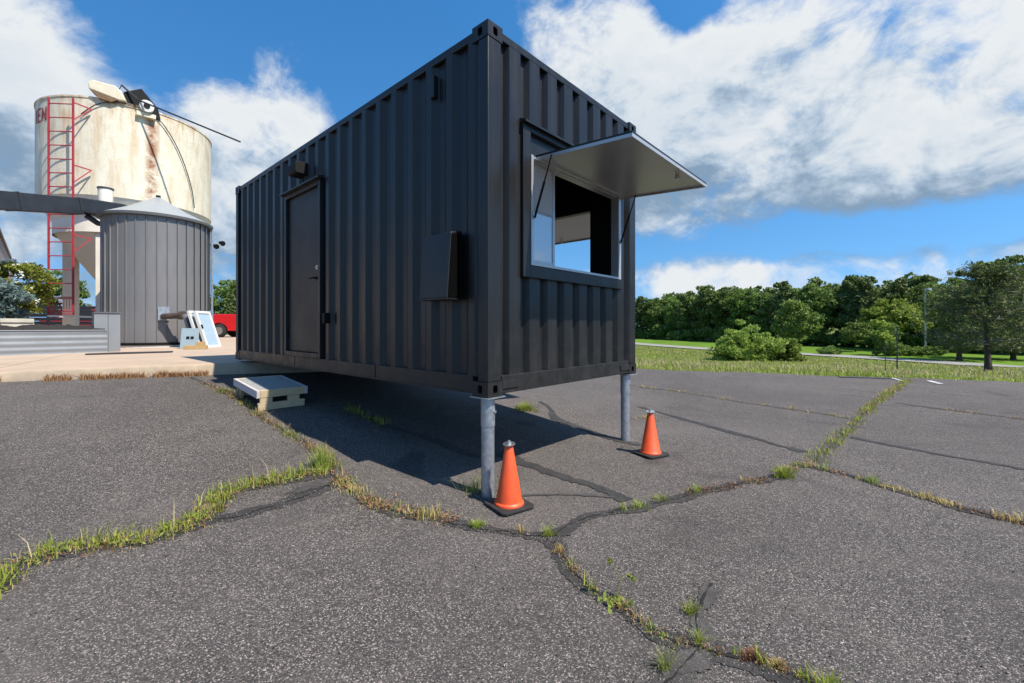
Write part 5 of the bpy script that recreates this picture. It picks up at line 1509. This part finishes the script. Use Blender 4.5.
# rough field between the car park and the lane
rg = np.random.default_rng(91)
def field_sample(n, d0, d1, power=1.0):
    out = []
    while len(out) < n:
        k = rg.uniform(0.22, 1.32, n); y = 9 + 72 * rg.uniform(0, 1, n) ** 1.7
        x = k * y
        e_ = edge_d(x, y)
        m_ = (e_ > d0 + 0.35 * np.sin(x * 1.7) * np.sin(x * 0.6)) & (e_ < d1)
        out += list(zip(x[m_], y[m_]))
    return np.array(out[:n])
rpl = resample(road_pts, 0.5)
def off_road(Q):
    keep = np.ones(len(Q), bool)
    for i in range(0, len(Q), 4000):
        D = np.linalg.norm(Q[i:i + 4000, None, :] - rpl[None, ::2, :], axis=2).min(1); keep[i:i + 4000] = D > 2.3
    # stay on the near side of the lane
    xr_ = np.interp(Q[:, 1], rpl[::-1, 1], rpl[::-1, 0])
    return Q[keep & (Q[:, 0] < xr_)]
for nm, mat, n, seed, hh, lab in (('field_grass', 'grass_olive', 42000, 1, (0.08, 0.24), 'rough olive grass between the car park and the lane'),
                                  ('dry_grass', 'grass_tan', 20000, 2, (0.12, 0.30), 'dry tan seed-head grass mixed through the rough field'),
                                  ('edge_grass', 'grass_green', 40000, 3, (0.05, 0.20), 'short fresh green grass along the far edge of the asphalt')):
    Q = off_road(field_sample(n, 0.28, 70 if seed < 3 else 60))
    e_ = edge_d(Q[:, 0], Q[:, 1])
    if seed == 2: Q = Q[(e_ > 0.9) & ((np.sin(Q[:, 0] * 0.35 + Q[:, 1] * 0.2) > -0.4) | (e_ < 6))]
    if seed == 3: Q = Q[(e_ < 3.0) | (np.sin(Q[:, 0] * 0.3 + 1) * np.sin(Q[:, 1] * 0.22) > 0.0)]
    z = np.array([land_z(*q) for q in Q]) - 0.02
    dist = np.hypot(Q[:, 0], Q[:, 1]); g2 = np.random.default_rng(seed + 200)
    e_ = edge_d(Q[:, 0], Q[:, 1])
    H = g2.uniform(*hh, len(Q)) * np.clip(0.35 + e_ / 3.0, 0.35, 1.0) * (1 + 0.5 * np.sin(Q[:, 0] * 0.8) * np.sin(Q[:, 1] * 0.6))
    W = 0.010 + dist * 0.0011
    grass_obj(nm, np.c_[Q, z], H, W, mat, lab, seed + 300)

# grass in the cracks
def crack_grass(nm, seam, f0, f1, n, spread, hh, mat, label, seed, shift=0.0, patch=0.0, lean=0.5):
    P = FINE[seam]; g2 = np.random.default_rng(seed)
    T = np.gradient(P, axis=0); T /= np.linalg.norm(T, axis=1)[:, None]; N = np.stack([-T[:, 1], T[:, 0]], 1)
    t_ = g2.uniform(f0, f1, n * 3)
    if patch:
        w_ = np.array([mnoise.noise((v * 26, seed * 1.3, 0)) for v in t_]); t_ = t_[w_ > patch]
    t_ = t_[:n]; n = len(t_)
    i = np.clip((t_ * (len(P) - 1)).astype(int), 0, len(P) - 1)
    Q = P[i] + N[i] * (g2.normal(0, spread, n) + shift)[:, None] + g2.normal(0, 0.008, (n, 2))
    z = np.array([zl(*q) for q in Q])
    dens = np.array([mnoise.noise((v * 40, seed * 2.1, 3)) for v in t_])
    H = g2.uniform(*hh, n) * np.clip(0.75 + 1.5 * dens, 0.25, 1.8)
    dist = np.hypot(Q[:, 0], Q[:, 1])
    grass_obj(nm, np.c_[Q, z + 0.002], H, 0.0022 + 0.0008 * dist * g2.uniform(0.7, 1.3, n), mat, label, seed + 7, lean)
crack_grass('crack_grass', 'seam_left', 0.0, 1.0, 1900, 0.05, (0.02, 0.09), 'grass_green', 'thick green grass growing along the left seam of the asphalt', 401, 0.05, patch=-0.35)
crack_grass('dry_crack_grass', 'seam_left', 0.0, 1.0, 900, 0.06, (0.012, 0.07), 'grass_dry', 'straw-coloured grass mixed into the left seam', 402, 0.03)
crack_grass('seed_stalks', 'seam_left', 0.0, 1.0, 60, 0.05, (0.10, 0.19), 'grass_tan', 'tall pale seed stalks above the left seam', 403, 0.06, lean=0.35)
crack_grass('crack_grass', 'seam_step', 0.05, 0.75, 500, 0.035, (0.02, 0.08), 'grass_olive', 'sparse grass along the seam beside the wooden step', 404, patch=-0.1)
crack_grass('dry_crack_grass', 'seam_step', 0.05, 0.9, 420, 0.03, (0.02, 0.08), 'grass_dry', 'dry yellow grass along the seam beside the wooden step', 405, patch=-0.05)
crack_grass('crack_grass', 'seam_mid', 0.10, 0.62, 500, 0.05, (0.015, 0.065), 'grass_olive', 'green grass in the seam before the near post', 406, 0.04, patch=-0.35)
crack_grass('dry_crack_grass', 'seam_mid', 0.08, 0.66, 700, 0.04, (0.015, 0.06), 'grass_dry', 'dry yellow grass in the seam before the near post', 407, 0.02, patch=-0.2)
crack_grass('crack_grass', 'seam_low', 0.10, 1.0, 300, 0.014, (0.015, 0.055), 'grass_green', 'scattered grass along the lower middle crack', 408, patch=0.12)
crack_grass('dry_crack_grass', 'seam_low', 0.10, 1.0, 420, 0.014, (0.015, 0.045), 'grass_dry', 'dry orange-tan tufts along the lower middle crack', 409, patch=0.12)
crack_grass('crack_grass', 'seam_right', 0.08, 1.0, 700, 0.03, (0.02, 0.09), 'grass_olive', 'patches of grass along the right-hand seam', 410, patch=0.15)
crack_grass('dry_crack_grass', 'seam_right', 0.45, 1.0, 600, 0.03, (0.015, 0.075), 'grass_dry', 'dry straw patches along the right-hand seam', 411, patch=0.08)
crack_grass('crack_grass', 'seam_far', 0.0, 0.98, 1300, 0.05, (0.02, 0.075), 'grass_green', 'continuous strip of grass in the seam running to the far field', 412)
crack_grass('dry_crack_grass', 'seam_far', 0.0, 0.98, 1000, 0.06, (0.015, 0.07), 'grass_dry', 'yellowed grass in the seam running to the far field', 413)
crack_grass('crack_grass', 'joint_a', 0.0, 1.0, 420, 0.05, (0.02, 0.05), 'grass_dry', 'thin yellowed grass along the far cross joint', 414, patch=-0.1)
crack_grass('crack_grass', 'band_d', 0.0, 0.35, 240, 0.04, (0.04, 0.10), 'grass_olive', 'grass in the shade under the container', 415)
crack_grass('crack_grass', 'joint_d', 0.3, 1.0, 160, 0.04, (0.02, 0.05), 'grass_dry', 'thin dry grass along the far right joint', 416, patch=-0.1)
def crack_litter(seam, f0, f1, n, spread, size, mat, label, seed, shift=0.0):
    P = FINE[seam]; g2 = np.random.default_rng(seed)
    t_ = g2.uniform(f0, f1, n * 2); w_ = np.array([mnoise.noise((v * 22, seed * 0.7, 1)) for v in t_]); t_ = t_[w_ > -0.1][:n]
    T = np.gradient(P, axis=0); T /= np.linalg.norm(T, axis=1)[:, None]; N = np.stack([-T[:, 1], T[:, 0]], 1)
    i = np.clip((t_ * (len(P) - 1)).astype(int), 0, len(P) - 1); n = len(i)
    Q = P[i] + N[i] * (g2.normal(0, spread, n) + shift)[:, None]
    z = np.array([zl(*q) for q in Q]) + 0.006 + g2.uniform(0, 0.022, n)
    V, F = leaves(np.c_[Q, z], size, 2.2, rg=g2, upbias=0.2)
    tag(quick('leaf_litter', V, F, mat), label, 'weeds', kind='stuff')
crack_litter('seam_left', 0, 1, 900, 0.05, 0.011, 'grass_olive', 'small broad leaves at the foot of the left seam grass', 440, 0.04)
crack_litter('seam_left', 0, 1, 400, 0.06, 0.010, 'weed_rust', 'brown dead leaves and thatch along the left seam', 441, 0.02)
crack_litter('seam_mid', 0.05, 0.7, 600, 0.05, 0.010, 'weed_rust', 'brown dead thatch in the seam before the near post', 442, 0.02)
crack_litter('seam_low', 0.05, 1, 380, 0.02, 0.007, 'weed_rust', 'brown dead thatch along the lower middle crack', 443)
crack_litter('seam_right', 0.3, 1, 600, 0.04, 0.010, 'weed_rust', 'brown dead thatch along the right-hand seam', 444)
crack_litter('seam_step', 0.0, 0.9, 500, 0.04, 0.011, 'weed_rust', 'brown dead thatch along the seam beside the step', 445)
# brown weeds along the kerb foot
g2 = np.random.default_rng(420); Q = []
for _ in range(5200):
    a = g2.uniform(-2.6, 2.25)
    if mnoise.noise((a * 2.1, 0, 7)) + 0.8 * mnoise.noise((a * 9, 3, 7)) > -0.22: Q.append(K(a, -0.045 - abs(g2.normal(0, 0.035))))
Q = np.array(Q); z = np.array([zl(*q) for q in Q])
grass_obj('kerb_weeds', np.c_[Q, z], g2.uniform(0.02, 0.15, len(Q)) * g2.uniform(0.5, 1, len(Q)), np.full(len(Q), 0.007), 'weed_rust', 'rusty brown dry weeds along the foot of the concrete kerb', 421, 0.4)

# single tufts and weeds one can point at
def tuft(name, x, y, n, r, hh, mat, label, seed, lean=0.6, w=0.005, cat='weed'):
    g2 = np.random.default_rng(seed)
    rho = g2.uniform(0, 1, n) ** 0.75; an = g2.uniform(0, 6.283, n)
    lobes = 1 + 0.35 * np.sin(an * 3 + seed) + 0.2 * np.sin(an * 5 + seed * 2)
    Q = np.c_[x + np.cos(an) * rho * lobes * r * 1.5, y + np.sin(an) * rho * lobes * r * 1.2]
    z = np.array([zl(*q) for q in Q])
    H = g2.uniform(*hh, n) * (1.15 - 0.6 * rho)
    V, F = blades(np.c_[Q, z] - np.array((x, y, zl(x, y))), H, np.full(n, w) * g2.uniform(0.5, 1.0, n), g2, lean, ang=an + g2.normal(0, 0.8, n))
    o = quick(name, V, F, mat); o.location = (x, y, zl(x, y) + 0.002)
    return tag(o, label, cat, 'weed tufts growing in the asphalt', None)
tuft('grass_tuft', 2.44, 3.93, 240, 0.05, (0.06, 0.13), 'grass_green', 'bushy green grass tuft left of where the right-hand seams meet', 501, w=0.006)
tuft('grass_tuft', 2.62, 4.12, 90, 0.05, (0.03, 0.07), 'grass_dry', 'flat straw tuft just right of the bushy green tuft', 502, w=0.006)
tuft('grass_tuft', 0.845, 2.07, 90, 0.018, (0.03, 0.075), 'grass_green', 'small bright tuft above the lower tar junction', 503, w=0.0035)
tuft('grass_tuft', 0.80, 1.875, 70, 0.016, (0.03, 0.075), 'grass_green', 'little green tuft at the lower tar junction', 504, w=0.0032)
tuft('grass_tuft', 1.16, 1.60, 170, 0.028, (0.04, 0.13), 'grass_green', 'leafy green tuft at the bottom edge, right of centre', 505, w=0.0042, lean=0.45)
tuft('grass_tuft', 0.60, 1.72, 60, 0.018, (0.05, 0.14), 'grass_olive', 'tall spindly tuft at the bottom edge left of the tar junction', 506, w=0.0032)
tuft('grass_tuft', 0.985, 1.79, 340, 0.032, (0.012, 0.035), 'weed_rust', 'low orange-brown dried mat in the lower right crack', 507, w=0.005)
tuft('grass_tuft', 1.06, 1.745, 260, 0.024, (0.012, 0.032), 'grass_dry', 'low straw-yellow mat beside the orange-brown one', 508, w=0.005)
tuft('grass_tuft', -0.23, 2.94, 170, 0.032, (0.03, 0.07), 'grass_green', 'yellow-green tuft before the near traffic cone', 509, w=0.0045)
tuft('grass_tuft', 0.06, 2.87, 60, 0.03, (0.02, 0.06), 'grass_dry', 'thin dry tuft just right of the near traffic cone base', 510, w=0.004)
tuft('grass_tuft', 0.235, 2.83, 110, 0.03, (0.04, 0.09), 'grass_green', 'green tuft where the middle seams meet', 511, w=0.0045)
tuft('grass_tuft', 0.95, 3.28, 90, 0.05, (0.03, 0.07), 'grass_green', 'green tuft in the seam right of the near traffic cone', 512, w=0.0045)
tuft('grass_tuft', 1.16, 3.42, 90, 0.05, (0.03, 0.07), 'grass_green', 'wider green tuft farther along the seam right of the near cone', 513, w=0.0045)
tuft('grass_tuft', -1.66, 3.82, 260, 0.06, (0.08, 0.24), 'grass_olive', 'tall leafy weed clump where the left seams meet', 514, w=0.006, lean=0.35)
tuft('grass_tuft', -0.30, 3.55, 160, 0.09, (0.03, 0.16), 'grass_olive', 'straggly weeds at the foot of the near post', 515, w=0.004, lean=0.7)
tuft('grass_tuft', -3.95, 6.02, 120, 0.12, (0.03, 0.09), 'grass_olive', 'small green tuft on the asphalt by the kerb, left of the step', 516, w=0.007)
tuft('grass_tuft', -1.98, 2.98, 60, 0.02, (0.05, 0.16), 'grass_olive', 'single upright weed below the left seam', 517, w=0.004, lean=0.25)
tuft('grass_tuft', 0.20, 6.3, 320, 0.11, (0.04, 0.16), 'grass_green', 'green weed clump in the shadow beyond the near post', 518, w=0.008)
tuft('grass_tuft', 1.95, 6.3, 160, 0.12, (0.02, 0.07), 'grass_dry', 'yellowed tuft on the asphalt beyond the farther post', 519, w=0.007)
# flowering weed with its stalks and seed heads
wx, wy = 0.507, 2.14
wd = thing('flowering_weed', 'tall branching weed with pale seed heads in the lower crack', 'weed', (wx, wy, zl(wx, wy)))
wd['group'] = 'weed tufts growing in the asphalt'
st_pts = [(0, 0, 0), (0.012, 0.01, 0.06), (0.03, 0.02, 0.115)]
MB().tube(st_pts, [0.0028, 0.0024, 0.002], 6).tube([st_pts[-1], (0.005, 0.03, 0.15), (-0.02, 0.035, 0.19)], 0.0016, 6).tube([st_pts[-1], (0.055, 0.03, 0.128), (0.085, 0.02, 0.118)], 0.0016, 6).build('stalk', 'grass_olive', wd)
g2 = np.random.default_rng(530)
for c, r_ in (((-0.022, 0.035, 0.192), 0.016), ((0.075, 0.022, 0.125), 0.016), ((0.09, 0.018, 0.112), 0.012)):
    V, F = leaves(np.array(c) + ball(70, g2) * r_ * g2.uniform(0.3, 1, (70, 1)), 0.007, 1.8, rg=g2)
    quick('seed_head', V, F, 'grass_olive', wd)
V, F = leaves(np.array((0, 0, 0.012)) + g2.normal(size=(70, 3)) * (0.03, 0.02, 0.008), 0.016, 2.6, rg=g2, upbias=0.6)
quick('leaf', V, F, 'grass_olive', wd)
